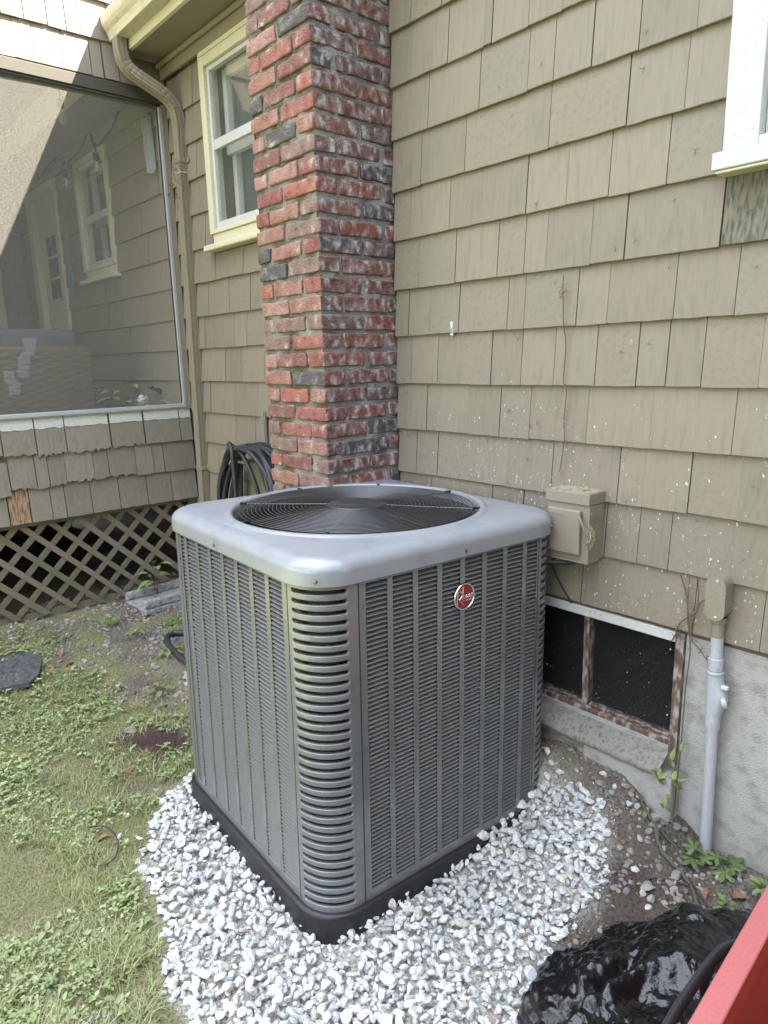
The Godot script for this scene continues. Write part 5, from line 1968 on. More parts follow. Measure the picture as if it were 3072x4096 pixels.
# ---------------------------------------------------------------- objects
func tube_part(called: String, pts: Array, r: float, m: Material, parent: Node3D, n := 8, samples := 0) -> MeshInstance3D:
	var path := pts
	if samples > 0:
		var cv := Curve3D.new()
		for k in pts.size():
			var a: Vector3 = pts[max(k - 1, 0)]
			var z: Vector3 = pts[min(k + 1, pts.size() - 1)]
			var t := (z - a) / 6.0
			cv.add_point(pts[k], -t, t)
		path = []
		for k in samples + 1:
			path.push_back(cv.sample_baked(cv.get_baked_length() * k / samples, true))
	var b := MB.new()
	b.smooth = true
	b.tube(path, func(_t): return r, n)
	return part(called, b, m, parent)

func disc(r: float, h: float, at: Transform3D, n := 24, bev := 0.15) -> MB:
	var b := MB.new()
	b.smooth = true
	b.lathe([Vector2(r, 0), Vector2(r, h * (1.0 - bev)), Vector2(r * (1.0 - bev), h), Vector2(0.0, h * 1.02)], n, at)
	return b

const OUT := Basis(Vector3(1, 0, 0), Vector3(0, 0, 1), Vector3(0, -1, 0)) # turns +y to +z

func build_objects() -> void:
	build_boxes()
	build_hose()
	build_porch_things()
	build_litter()
	build_front()
	build_trees()

func build_boxes() -> void:
	# switch box on the wall
	var o := Vector3(0.89, 0.93, 0.012)
	var t := thing("disconnect_box", "tan painted electrical switch box on the wall behind the unit", "switch box", Transform3D(Basis(), o))
	var hw := 0.078
	part("body", bx(Vector3(-hw, 0.0, 0.0), Vector3(hw, 0.181, 0.088), 0.002), M.box_paint, t)
	part("lid", bx(Vector3(-hw - 0.003, 0.182, -0.002), Vector3(hw + 0.003, 0.219, 0.096), 0.003), M.box_paint, t)
	part("lid_top", bx(Vector3(-hw + 0.002, 0.2192, 0.002), Vector3(hw - 0.002, 0.2205, 0.09), 0.0006), M.box_dusty, t)
	part("knockout_plate", bx(Vector3(-0.045, 0.2207, 0.03), Vector3(0.04, 0.2232, 0.075), 0.001), M.box_dusty, t)
	for q in [-0.036, 0.03]:
		part("screw", disc(0.005, 0.003, Transform3D(Basis(), Vector3(q, 0.2233, 0.052)), 12), M.box_dusty, t)
	part("door_panel", bx(Vector3(-hw + 0.012, 0.02, 0.0882), Vector3(hw - 0.024, 0.165, 0.104), 0.006), M.box_paint, t)
	part("embossed_bar", bx(Vector3(-hw + 0.02, 0.146, 0.1041), Vector3(0.0, 0.15, 0.1055), 0.0007), M.box_paint, t)
	part("bottom_flange", bx(Vector3(-hw, -0.006, 0.02), Vector3(hw, -0.0003, 0.092), 0.001), M.box_paint, t)
	var lk := MB.new()
	lk.slab(PackedVector2Array([Vector2(0, -0.042), Vector2(0.012, -0.03), Vector2(0.018, -0.005), Vector2(0.015, 0.022), Vector2(0.004, 0.036), Vector2(-0.01, 0.026), Vector2(-0.016, 0.0), Vector2(-0.012, -0.028)]), 0.0, 0.0025, Transform3D(Basis(Vector3.UP, 0.9), Vector3(hw + 0.006, 0.085, 0.094)))
	part("hasp", lk, M.latch, t)
	tube_part("staple", [Vector3(hw - 0.004, 0.07, 0.09), Vector3(hw + 0.012, 0.068, 0.108), Vector3(hw + 0.02, 0.085, 0.108), Vector3(hw + 0.012, 0.1, 0.1), Vector3(hw - 0.002, 0.1, 0.088)], 0.0028, M.latch, t, 8, 16)
	tube_part("handle", [Vector3(hw - 0.024, 0.15, 0.108), Vector3(hw - 0.012, 0.125, 0.108), Vector3(hw - 0.004, 0.105, 0.104)], 0.0042, M.latch, t, 8, 8)
	part("side_bracket", bx(Vector3(hw + 0.0005, 0.14, 0.02), Vector3(hw + 0.003, 0.18, 0.092), 0.001), M.box_paint, t)
	part("rivet", disc(0.0048, 0.003, Transform3D(Basis(Vector3.BACK, -PI / 2), Vector3(hw + 0.0032, 0.155, 0.082)), 12), M.box_paint, t)
	# cables under it
	var cb := thing("power_cable", "thin black cable running from the switch box down to the cellar window frame", "cable", Transform3D(Basis(), Vector3(0.83, 0.92, 0.05)))
	tube_part("wire", [Vector3(0.02, 0.005, 0.02), Vector3(-0.02, -0.02, 0.01), Vector3(-0.03, -0.06, -0.01), Vector3(0.0, -0.12, -0.02), Vector3(0.035, -0.17, -0.028)], 0.0028, M.black_matte, cb, 6, 20)
	var wh := thing("whip_conduit", "black flexible conduit sagging below the switch box towards the unit", "conduit", Transform3D(Basis(), Vector3(0.9, 0.93, 0.05)))
	tube_part("hose", [Vector3(0.02, -0.005, 0.0), Vector3(0.0, -0.016, 0.03), Vector3(-0.05, -0.02, 0.06), Vector3(-0.12, -0.03, 0.1), Vector3(-0.2, -0.12, 0.13)], 0.007, M.black_matte, wh, 8, 24)
	# conduit with an inspection elbow
	var co := Vector3(1.372, 0.0, 0.04)
	var lean := Basis(Vector3.BACK, 0.022)
	var c := thing("conduit", "grey plastic conduit with painted pull elbow rising along the foundation", "conduit", Transform3D(lean, co))
	var ty := func(y: float) -> Transform3D: return Transform3D(Basis(), Vector3(0, y, 0))
	part("lower_pipe", lathe_of([Vector2(0.0168, -0.15), Vector2(0.0168, 0.506)]), M.pvc, c)
	part("coupling", lathe_of([Vector2(0.0168, 0.498), Vector2(0.0205, 0.5), Vector2(0.0208, 0.54), Vector2(0.0168, 0.542)]), M.pvc, c)
	var fit := MB.new()
	fit.smooth = true
	fit.grid(28, 12, func(u, w):
		var a: float = u * TAU
		var y: float = lerp(0.542, 0.668, w)
		var bulge: float = exp(-pow((w - 0.42) / 0.3, 2)) * 0.016 * max(0.0, cos(a - 0.2)) + 0.0215
		return Vector3(cos(a) * bulge, y, -sin(a) * bulge), true)
	part("sealing_fitting", fit, M.pvc, c)
	part("fitting_collar", lathe_of([Vector2(0.0215, 0.668), Vector2(0.024, 0.67), Vector2(0.024, 0.677), Vector2(0.0215, 0.68)]), M.pvc, c)
	part("fill_plug", disc(0.017, 0.014, Transform3D(Basis(Vector3.UP, 0.5) * Basis(Vector3.BACK, -1.35), Vector3(0.026, 0.59, 0.012))), M.pvc, c)
	part("plug_socket", disc(0.0062, 0.001, Transform3D(Basis(Vector3.UP, 0.5) * Basis(Vector3.BACK, -1.35), Vector3(0.0385, 0.593, 0.019)), 4), M.black_matte, c)
	part("vent_plug", bx(Vector3(0.022, 0.632, 0.002), Vector3(0.042, 0.644, 0.014), 0.003), M.white, c)
	part("upper_coupling", lathe_of([Vector2(0.0195, 0.68), Vector2(0.0205, 0.682), Vector2(0.0205, 0.715), Vector2(0.0195, 0.717), Vector2(0.0168, 0.717)]), M.pvc, c)
	part("upper_pipe", lathe_of([Vector2(0.0168, 0.716), Vector2(0.0168, 0.782)]), M.pvc, c)
	part("painted_pipe", lathe_of([Vector2(0.0171, 0.78), Vector2(0.0171, 0.822)]), M.box_paint, c)
	part("elbow_neck", lathe_of([Vector2(0.0172, 0.82), Vector2(0.022, 0.824), Vector2(0.022, 0.84)]), M.box_paint, c)
	var st := PackedVector2Array()
	for k in 13:
		var a := PI * k / 12.0
		st.push_back(Vector2(cos(a) * 0.026, 0.94 - 0.004 + sin(a) * 0.026))
	for k in 13:
		var a := PI + PI * k / 12.0
		st.push_back(Vector2(cos(a) * 0.026, 0.863 + sin(a) * 0.026))
	var eb := MB.new()
	eb.slab(st, -0.03, 0.024)
	part("elbow_body", eb, M.box_paint, c)
	var ec := MB.new()
	var st2 := PackedVector2Array()
	for q in st:
		st2.push_back(Vector2(q.x * 1.05, 0.9 + (q.y - 0.9) * 1.02))
	ec.slab(st2, 0.0245, 0.031)
	part("elbow_cover", ec, M.box_paint, c)
	for y in [0.952, 0.848]:
		part("screw", disc(0.0038, 0.002, Transform3D(OUT, Vector3(0.004, y, 0.0312)), 10), M.white_old, c)

func lathe_of(prof: Array, n := 28) -> MB:
	var b := MB.new()
	b.smooth = true
	b.lathe(prof, n)
	return b

func build_hose() -> void:
	var o := Vector3(-1.02, 0.62, 0.1)
	var h := thing("garden_hose", "coiled black rubber hose hanging on the wall left of the chimney", "hose", Transform3D(Basis(), o))
	for k in 15:
		var w := rr(0.15, 0.2) + k * 0.006
		var drop := rr(0.42, 0.62)
		var cx := rr(-0.03, 0.03) + (k - 7) * 0.006
		var zz := rr(-0.055, 0.09)
		var pts := []
		for q in 22:
			var a := TAU * q / 21.0
			var y: float = cos(a)
			var sp: float = pow(abs(sin(a)), 0.75) * sign(sin(a))
			pts.push_back(Vector3(cx + sp * w * (1.0 + 0.35 * (1.0 - y) * 0.5), 0.53 + (y - 1.0) * drop / 2.0 + rr(-0.004, 0.004), zz + sin(a * 2.0 + k) * 0.02))
		tube_part("loop", pts, 0.0115, M.hose, h, 10, 60)
	tube_part("wrap", [Vector3(-0.06, 0.5, 0.06), Vector3(-0.05, 0.55, 0.11), Vector3(0.0, 0.52, 0.125), Vector3(0.0, 0.3, 0.12), Vector3(-0.02, 0.1, 0.115)], 0.0115, M.hose, h, 10, 24)
	var hg := thing("hose_hanger", "painted metal strap bracket with screw holes above the hose coil", "bracket", Transform3D(Basis(), Vector3(-1.02, 1.1, 0.02)))
	part("strap", bx(Vector3(-0.02, -0.02, 0.0), Vector3(0.02, 0.22, 0.012), 0.002), M.box_paint, hg)
	part("strap_rib", bx(Vector3(-0.006, -0.02, 0.0125), Vector3(0.014, 0.22, 0.017), 0.003), M.box_paint, hg)
	for y in [0.06, 0.16]:
		part("screw_hole", disc(0.004, 0.0006, Transform3D(OUT, Vector3(0.004, y, 0.0172)), 10), M.black_matte, hg)
	part("hook", bx(Vector3(-0.03, -0.035, 0.0), Vector3(0.03, -0.021, 0.16), 0.004), M.box_paint, hg)
	var lp := thing("hose_end", "loop of black hose lying on the ground left of the unit", "hose", Transform3D(Basis(), Vector3(-1.1, 0.1, 0.5)))
	var pts := [Vector3(-0.55, 0.12, 0.35), Vector3(-0.85, 0.11, 0.36), Vector3(-1.08, 0.115, 0.4), Vector3(-1.24, 0.13, 0.47), Vector3(-1.28, 0.13, 0.53), Vector3(-1.2, 0.12, 0.585), Vector3(-1.05, 0.1, 0.6), Vector3(-0.8, 0.08, 0.58), Vector3(-0.5, 0.06, 0.55)]
	for k in pts.size():
		pts[k] = Vector3(pts[k].x, gy0(pts[k].x, pts[k].z) + 0.018, pts[k].z) - Vector3(-1.1, 0.1, 0.5)
	tube_part("loop", pts, 0.0155, M.hose, lp, 10, 60)

func build_porch_things() -> void:
	# wicker sofa with a cushion
	var so := thing("wicker_sofa", "brown wicker sofa back with grey cushion behind the porch screen", "sofa", Transform3D(Basis(), Vector3(-2.55, 0.85, 1.0)))
	var zr := 0.43 - 1.0
	var zl := 1.0
	var wb := MB.new()
	var hgt := 0.83
	var rows := 44
	for k in rows:
		var y0 := 0.05 + hgt * k / rows - 0.05
		wb.grid(112, 2, func(u, w):
			var z: float = lerp(zl, zr, u)
			var ph := sin(u * 28.0 * PI + (PI / 2.0 if k % 2 == 0 else -PI / 2.0))
			var bow: float = 0.03 * sin(u * PI)
			return Vector3(0.22 + bow * 0.4 + ph * 0.0055 + (0.002 if w == 0.5 else 0.0), y0 + 0.0175 * w + 0.02 * u * 0.0, z))
	wb.smooth = true
	part("woven_back", wb, M.wicker, so)
	part("back_core", bx(Vector3(0.17, 0.0, zr + 0.003), Vector3(0.212, hgt - 0.01, zl), 0.004), M.gap, so)
	tube_part("top_roll", [Vector3(0.2, hgt, zl), Vector3(0.215, hgt + 0.005, 0.2), Vector3(0.2, hgt, zr)], 0.016, M.wicker, so, 10, 10)
	tube_part("side_roll", [Vector3(0.2, hgt, zr), Vector3(0.2, 0.4, zr), Vector3(0.2, 0.0, zr)], 0.014, M.wicker, so, 10, 8)
	var cu := MB.new()
	cu.smooth = true
	cu.rbox(Vector3(0.02, 0.45, zr + 0.03), Vector3(0.165, 0.95, zl), 0.05, Vector3i(2, 4, 8))
	part("cushion", cu, M.cushion, so)
	part("seat", bx(Vector3(-0.7, 0.2, zr), Vector3(0.16, 0.4, zl), 0.03), M.cushion, so)
	# potted flowering plant
	var po := Vector3(-2.2, 0.85, 0.22)
	var pl := thing("potted_hydrangea", "potted plant with pale flower head and broad leaves behind the screen", "potted plant", Transform3D(Basis(), po))
	part("pot", lathe_of([Vector2(0.1, 0.0), Vector2(0.14, 0.3), Vector2(0.15, 0.31), Vector2(0.15, 0.34), Vector2(0.13, 0.34), Vector2(0.12, 0.31), Vector2(0, 0.31)]), M.blue, pl)
	for k in 26:
		var a := rr(0, TAU)
		var e := rr(0.15, 1.2)
		var rad := rr(0.05, 0.16)
		var tip := Vector3(sin(a) * rad * cos(e), 0.42 + rad * sin(e) * 1.3, cos(a) * rad * 1.3)
		var lf := leaf_mesh(rr(0.07, 0.12), rr(0.045, 0.065), 6, 0.3, 0.35)
		var g := Color(0.16, 0.19, 0.09) * rr(0.8, 1.3)
		for q in lf.c.size():
			lf.c[q] = g
		part("leaf", lf, M.leaf, pl, Transform3D(Basis(Vector3.UP, a + PI + rr(-0.5, 0.5)) * Basis(Vector3.RIGHT, rr(-0.3, 0.5)), tip), true)
	var fl := MB.new()
	for k in 70:
		var d := Vector3(rng.randfn(), rng.randfn(), rng.randfn()).normalized()
		var lf := leaf_mesh(0.018, 0.016, 3, 0.1, 0.2)
		fl.add(lf, Transform3D(Basis.looking_at(d, Vector3(0.1, 1, 0.2)) * Basis(Vector3.RIGHT, 1.2), d * 0.038))
	part("flower_head", fl, M.flower, pl, Transform3D(Basis(), Vector3(0.1, 0.5, 0.0)))
	# paddle on the wall
	var pd := thing("paddle", "grey blue toy paddle hanging on the porch wall by the door", "paddle", Transform3D(Basis(Vector3.BACK, -0.05), Vector3(-3.69, 2.12, 0.035)))
	var bl := PackedVector2Array()
	for k in 24:
		var a := TAU * k / 24.0
		bl.push_back(Vector2(cos(a) * 0.052 * (1.0 - 0.12 * sin(a)), 0.105 + sin(a) * 0.11))
	var pb := MB.new()
	pb.slab(bl, 0.0, 0.014)
	part("blade", pb, M.blue, pd)
	part("shaft", bx(Vector3(-0.008, 0.216, 0.001), Vector3(0.008, 0.62, 0.013), 0.005), M.blue, pd)
	# pale metal bracket on the porch wall
	var mb := thing("metal_bracket", "pale metal channel bracket screwed to the porch wall near the corner", "bracket", Transform3D(Basis(Vector3.BACK, 0.05), Vector3(-2.06, 2.68, 0.03)))
	part("channel_web", bx(Vector3(-0.035, 0.0, 0.0), Vector3(0.035, 0.3, 0.004), 0.001), M.alu, mb)
	for q in [-0.035, 0.031]:
		part("channel_flange", bx(Vector3(q, 0.0, 0.0045), Vector3(q + 0.004, 0.3, 0.03), 0.001), M.alu, mb)
	for k in 5:
		part("slot", bx(Vector3(0.012, 0.03 + k * 0.055, 0.0042), Vector3(0.02, 0.055 + k * 0.055, 0.0048), 0.0003), M.black_matte, mb)
	# string lights
	var sl := thing("string_lights", "string of clear glass bulbs on black cord hanging inside the porch", "string lights", Transform3D(Basis(), Vector3(-2.3, 3.1, 0.3)))
	var O := Vector3(-2.3, 3.1, 0.3)
	var cord := [Vector3(-2.3, 3.19, 0.75), Vector3(-2.3, 3.1, 0.44), Vector3(-2.3, 3.17, 0.283), Vector3(-2.3, 3.165, 0.11), Vector3(-2.3, 3.133, 0.03), Vector3(-2.36, 3.17, 0.03)]
	var cord2 := [Vector3(-2.36, 3.17, 0.03), Vector3(-2.6, 3.0, 0.07), Vector3(-2.75, 2.96, 0.1), Vector3(-2.9, 3.08, 0.07), Vector3(-3.1, 2.99, 0.1), Vector3(-3.3, 2.97, 0.12), Vector3(-3.55, 3.06, 0.09), Vector3(-4.0, 3.0, 0.1)]
	for cc in [cord, cord2]:
		var pts := []
		for q in cc:
			pts.push_back(q - O)
		tube_part("cord", pts, 0.005, M.black_matte, sl, 6, 50)
	for q in [Vector3(-2.3, 3.06, 0.44), Vector3(-2.3, 3.1, 0.015), Vector3(-2.75, 2.93, 0.1), Vector3(-3.3, 2.93, 0.12)]:
		var at := Transform3D(Basis(Vector3.BACK, rr(-0.08, 0.08)), q - O)
		tube_part("drop_cord", [q - O + Vector3(0, 0.05, 0), q - O + Vector3(0, 0.0, 0)], 0.005, M.black_matte, sl, 6)
		var sk := part("socket", lathe_of([Vector2(0.0, 0.0), Vector2(0.012, 0.0), Vector2(0.018, -0.012), Vector2(0.019, -0.05), Vector2(0.016, -0.052)], 16), M.black_matte, sl, at)
		part("bulb", lathe_of([Vector2(0.013, -0.05), Vector2(0.02, -0.066), Vector2(0.028, -0.09), Vector2(0.029, -0.108), Vector2(0.022, -0.128), Vector2(0.008, -0.138), Vector2(0.0, -0.139)], 20), M.bulb, sk)
		part("filament", lathe_of([Vector2(0.005, -0.055), Vector2(0.004, -0.1), Vector2(0.0, -0.102)], 8), M.white_old, sk)

func build_litter() -> void:
	# splash block of the downspout
	var sb := thing("splash_block", "grey concrete splash tray lying on the ground below the downspout", "splash block", Transform3D(Basis(Vector3.UP, PI / 2 + 0.06), Vector3(-1.74, 0.175, 0.24)))
	part("tray", bx(Vector3(-0.3, 0.0, -0.13), Vector3(0.3, 0.035, 0.13), 0.01), M.splash, sb)
	for q in [-0.13, 0.1]:
		part("side_curb", bx(Vector3(-0.3, 0.0355, q), Vector3(0.3, 0.085, q + 0.03), 0.01), M.splash, sb)
	# slate-like slab at the left edge
	var s := MB.new()
	s.slab(PackedVector2Array([Vector2(-0.3, -0.2), Vector2(0.1, -0.18), Vector2(0.17, -0.03), Vector2(0.12, 0.04), Vector2(-0.05, 0.14), Vector2(-0.3, 0.18)]), 0.0, 0.022, Transform3D(Basis(Vector3(1, 0, 0), Vector3(0, 0, -1), Vector3(0, 1, 0)), Vector3.ZERO))
	tag(part("flat_slab", s, M.slate, self, Transform3D(Basis(Vector3.UP, 0.2), Vector3(-1.36, gy0(-1.36, 1.24) + 0.01, 1.26))), "dark grey flat slab lying in the weeds at the left edge", "slab")
	var s2 := MB.new()
	s2.slab(PackedVector2Array([Vector2(-0.07, -0.04), Vector2(0.04, -0.05), Vector2(0.07, 0.0), Vector2(0.02, 0.05), Vector2(-0.05, 0.04)]), 0.0, 0.012, Transform3D(Basis(Vector3(1, 0, 0), Vector3(0, 0, -1), Vector3(0, 1, 0)), Vector3.ZERO))
	tag(part("flat_slab", s2, M.slate, self, Transform3D(Basis(Vector3.UP, 0.6), Vector3(0.64, 0.012, 1.6))), "dark slab piece half buried in the grass at the bottom edge", "slab")
	# irregular flat rocks among the pebbles
	for q in [[-0.86, 0.62, 0.05, "flat pale grey rock among the pebbles left of the unit"], [-1.05, 0.72, 0.035, "dark grey rock among the pebbles near the hose loop"], [-0.62, 1.02, 0.035, "tan stone sunk in moss left of the dark soil patch"], [1.36, 0.2, 0.035, "broad grey rock on the soil below the cellar wall"], [1.33, 0.3, 0.028, "grey brown rock between roots in front of the conduit"], [1.24, 0.88, 0.03, "reddish speckled rock beside the black bag at the gravel edge"]]:
		var st := stone_shape(8)
		var c: Color = Color(0.3, 0.28, 0.25) if q[2] != 0.03 else Color(0.34, 0.25, 0.22)
		for k in st.c.size():
			st.c[k] = c
		tag(part("rock", st, M.pebble, self, Transform3D(turned(0.1).scaled_local(Vector3(q[2], q[2] * 0.55, q[2])), Vector3(q[0], gy0(q[0], q[1]) + q[2] * 0.15, q[1])), true), q[3], "rock")
	# fallen leaves
	var lv := [[-0.39, 1.09, 0.05, "curled brown oak leaf on the dark soil left of the unit"], [-0.68, 1.15, 0.035, "dry lobed leaf on the moss beside the weedy lawn"], [-0.75, 1.36, 0.03, "small dry leaf among the round-leaved weeds"], [-1.72, 0.38, 0.06, "large brown leaf against the foot of the lattice"], [-1.35, 1.12, 0.05, "pale brown dead leaf above the dark slab"], [-1.42, 1.05, 0.05, "reddish dead leaf in the litter behind the dark slab"], [-1.3, 1.06, 0.04, "broken dead leaf beside the dark slab corner"], [-0.05, 1.36, 0.03, "dry tan leaf behind the black plastic strip on the grass"], [1.5, 0.16, 0.05, "dark dead leaf near the wall right of the conduit"], [1.45, 0.21, 0.045, "curled dead leaf on the soil right of the roots"], [-1.0, 0.48, 0.03, "rusty leaf inside the black hose loop"]]
	for q in lv:
		var b := MB.new()
		b.smooth = true
		b.grid(10, 6, func(u, w):
			var lobes: float = 0.55 + 0.45 * abs(cos(u * PI * 3.5))
			var half: float = q[2] * 0.42 * sin(PI * u * 0.96 + 0.08) * lobes
			var sd: float = (w - 0.5) * 2.0
			return Vector3(sd * half, q[2] * (0.22 * abs(sd) * sin(u * 4.0 + q[0] * 9.0) + 0.12 * sin(u * PI)), -u * q[2] * 1.5))
		tag(part("dead_leaf", b, M.dead_leaf, self, Transform3D(Basis(Vector3.UP, rr(0, TAU)), Vector3(q[0], gy(q[0], q[1]) + 0.006, q[1]))), q[3], "leaf", "dead leaves on the ground")
	# black plastic strip loop on the grass
	var lp := [Vector3(-0.2, 0.012, 1.36), Vector3(-0.17, 0.035, 1.335), Vector3(-0.11, 0.05, 1.305), Vector3(-0.03, 0.045, 1.3), Vector3(0.02, 0.03, 1.325), Vector3(0.03, 0.022, 1.36), Vector3(0.0, 0.016, 1.385), Vector3(-0.05, 0.014, 1.385)]
	for k in lp.size():
		lp[k] += Vector3(0.06, 0.01, 0.02)
	var strip := tube_part("plastic_strip", lp, 0.0026, M.black_plastic, self, 6, 40)
	tag(strip, "thin black plastic strip curled in a loop on the grass", "strip")
	# roots and twigs on the right
	for q in [[[Vector3(1.25, 0, 0.12), Vector3(1.3, 0, 0.17), Vector3(1.38, 0, 0.19), Vector3(1.44, 0, 0.24), Vector3(1.5, 0, 0.34)], 0.007, "brown woody root snaking over the soil below the conduit"], [[Vector3(1.17, 0, 0.07), Vector3(1.22, 0, 0.1), Vector3(1.3, 0, 0.11), Vector3(1.36, 0, 0.13)], 0.0045, "thin root running along the foot of the cellar wall"], [[Vector3(1.36, 0, 0.16), Vector3(1.42, 0, 0.2), Vector3(1.47, 0, 0.22), Vector3(1.53, 0, 0.22)], 0.003, "thin dry twig crossing the root beside the conduit"], [[Vector3(1.31, 0, 0.28), Vector3(1.35, 0, 0.24), Vector3(1.4, 0, 0.21)], 0.006, "short split piece of bark on the soil"]]:
		var pts := []
		for p in q[0]:
			pts.push_back(Vector3(p.x, gy0(p.x, p.z) + q[1] * 0.6 + 0.004, p.z))
		var b := MB.new()
		b.smooth = true
		var cv := Curve3D.new()
		for k in pts.size():
			var t: Vector3 = (pts[min(k + 1, pts.size() - 1)] - pts[max(k - 1, 0)]) / 6.0
			cv.add_point(pts[k], -t, t)
		var path := []
		for k in 25:
			var p := cv.sample_baked(cv.get_baked_length() * k / 24.0, true)
			path.push_back(p + Vector3(nf.get_noise_1d(k * 90.0), nf.get_noise_1d(k * 90.0 + 500), nf.get_noise_1d(k * 90.0 + 900)) * 0.006)
		var r0: float = q[1]
		b.tube(path, func(t): return r0 * (1.0 - 0.5 * t) * (1.0 + 0.25 * sin(t * 31.0)), 7)
		tag(part("root", b, M.twig, self), q[2], "root")
	var chip := bx(Vector3(-0.02, 0, -0.004), Vector3(0.02, 0.006, 0.004), 0.002)
	tag(part("wood_chip", chip, M.white, self, Transform3D(Basis(Vector3.UP, -0.2), Vector3(1.52, gy0(1.52, 0.27) + 0.004, 0.27))), "small white chip lying on the soil near the red tub", "chip")
	# dried creeper on the wall
	var v1 := thing("dried_creeper", "thin dead creeper stem climbing the shingles above the switch box", "vine", Transform3D(Basis(), Vector3(0.81, 1.19, 0.03)))
	var O := Vector3(0.81, 1.19, 0.03)
	var p1 := [Vector3(0.8, 1.812, 0.03), Vector3(0.795, 1.76, 0.03), Vector3(0.802, 1.749, 0.034), Vector3(0.805, 1.66, 0.03), Vector3(0.808, 1.6, 0.024), Vector3(0.812, 1.489, 0.03), Vector3(0.818, 1.461, 0.026), Vector3(0.82, 1.366, 0.028), Vector3(0.817, 1.298, 0.03), Vector3(0.807, 1.193, 0.026)]
	creeper(v1, p1, O, 0.0022, 9)
	var O2 := Vector3(1.25, 0.1, 0.03)
	var v2 := thing("bare_creeper", "bare brown creeper stems climbing beside the cellar window up to the conduit elbow", "vine", Transform3D(Basis(), O2))
	creeper(v2, [Vector3(1.26, 0.1, 0.03), Vector3(1.262, 0.25, 0.028), Vector3(1.27, 0.36, 0.022), Vector3(1.262, 0.47, 0.02), Vector3(1.27, 0.6, 0.022), Vector3(1.274, 0.713, 0.03), Vector3(1.263, 0.8, 0.032), Vector3(1.254, 0.875, 0.03), Vector3(1.239, 0.934, 0.036)], O2, 0.0028, 14)
	creeper(v2, [Vector3(1.335, 0.9, 0.045), Vector3(1.3, 0.867, 0.035), Vector3(1.283, 0.832, 0.035), Vector3(1.247, 0.79, 0.034), Vector3(1.232, 0.749, 0.032), Vector3(1.22, 0.721, 0.03)], O2, 0.0028, 6)
	creeper(v2, [Vector3(1.265, 0.938, 0.04), Vector3(1.265, 0.845, 0.035), Vector3(1.28, 0.75, 0.03), Vector3(1.295, 0.72, 0.02), Vector3(1.32, 0.695, 0.02), Vector3(1.345, 0.68, 0.025)], O2, 0.002, 6)
	creeper(v2, [Vector3(1.29, 0.93, 0.04), Vector3(1.287, 0.86, 0.034), Vector3(1.272, 0.78, 0.032)], O2, 0.002, 5)
	var v3 := thing("green_creeper", "green five-leaved creeper growing at the bottom corner of the cellar window", "vine", Transform3D(Basis(), Vector3(1.24, 0.15, 0.07)))
	var O3 := Vector3(1.24, 0.15, 0.07)
	creeper(v3, [Vector3(1.275, 0.12, 0.06), Vector3(1.27, 0.2, 0.06), Vector3(1.262, 0.3, 0.05), Vector3(1.27, 0.37, 0.04), Vector3(1.275, 0.43, 0.03)], O3, 0.002, 3)
	for q in [[Vector3(1.235, 0.3, 0.075), 6], [Vector3(1.275, 0.3, 0.06), 6], [Vector3(1.262, 0.36, 0.05), 2], [Vector3(1.285, 0.395, 0.04), 1], [Vector3(1.26, 0.21, 0.07), 3], [Vector3(1.2, 0.15, 0.1), 3], [Vector3(1.24, 0.12, 0.1), 3]]:
		for k in q[1]:
			var a: float = TAU * k / q[1] + rr(-0.4, 0.4)
			var lf := leaf_mesh(rr(0.022, 0.04), rr(0.013, 0.02), 6, 0.3, 0.3)
			var g := Color(0.19, 0.24, 0.07) * rr(0.7, 1.2)
			for w in lf.c.size():
				lf.c[w] = g
			part("leaf", lf, M.leaf, v3, Transform3D(Basis(Vector3.BACK, a) * Basis(Vector3.RIGHT, rr(0.9, 1.5)), q[0] - O3 + Vector3(0, 0, rr(0, 0.02))), true)
	# small rootlets left on the shingles by an old creeper
	var rl := MB.new()
	for k in 46:
		var x := rr(0.45, 1.45)
		var y := rr(0.95, 2.5)
		if x > 1.24 and y > 2.0:
			continue
		for q in rng.randi_range(3, 7):
			var a := rr(0, TAU)
			var d := Vector3(cos(a), sin(a), 0.1) * rr(0.004, 0.013)
			rl.tube([Vector3(x, y, 0.022), Vector3(x, y, 0.023) + d * 0.6 + Vector3(0, rr(-0.002, 0.002), 0), Vector3(x, y, 0.021) + d], func(_t): return 0.0006, 4)
	var ro := thing("creeper_rootlets", "tiny dried creeper rootlets stuck to the shingles of the right wall", "rootlets")
	part("rootlet", rl, M.vine, ro).set_meta("kind", "stuff")
	# dry tangle on the downspout
	var dt := thing("dry_tendrils", "dry brown tendrils caught round the downspout", "tendrils", Transform3D(Basis(), Vector3(-1.7, 2.5, 0.08)))
	for k in 9:
		var p := Vector3(rr(-0.04, 0.06), rr(-0.05, 0.13), rr(-0.02, 0.02))
		var pts := [p]
		for q in 6:
			p += Vector3(rr(-0.03, 0.03), rr(-0.05, 0.025), rr(-0.012, 0.012))
			pts.push_back(p)
		tube_part("tendril", pts, 0.0014, M.vine, dt, 5, 24)
	var wt := thing("wispy_web", "wisps of dry plant fibre hanging between porch skirt and downspout strap", "fibres", Transform3D(Basis(), Vector3(-1.86, 0.95, 0.1)))
	for k in 14:
		var p := Vector3(rr(-0.005, 0.03), rr(-0.02, 0.12), rr(-0.04, 0.08))
		var pts := [p]
		for q in 5:
			p += Vector3(rr(-0.008, 0.012), rr(-0.03, 0.012), rr(-0.03, 0.03))
			pts.push_back(p)
		tube_part("fibre", pts, 0.0009, M.dead_leaf, wt, 4, 16)

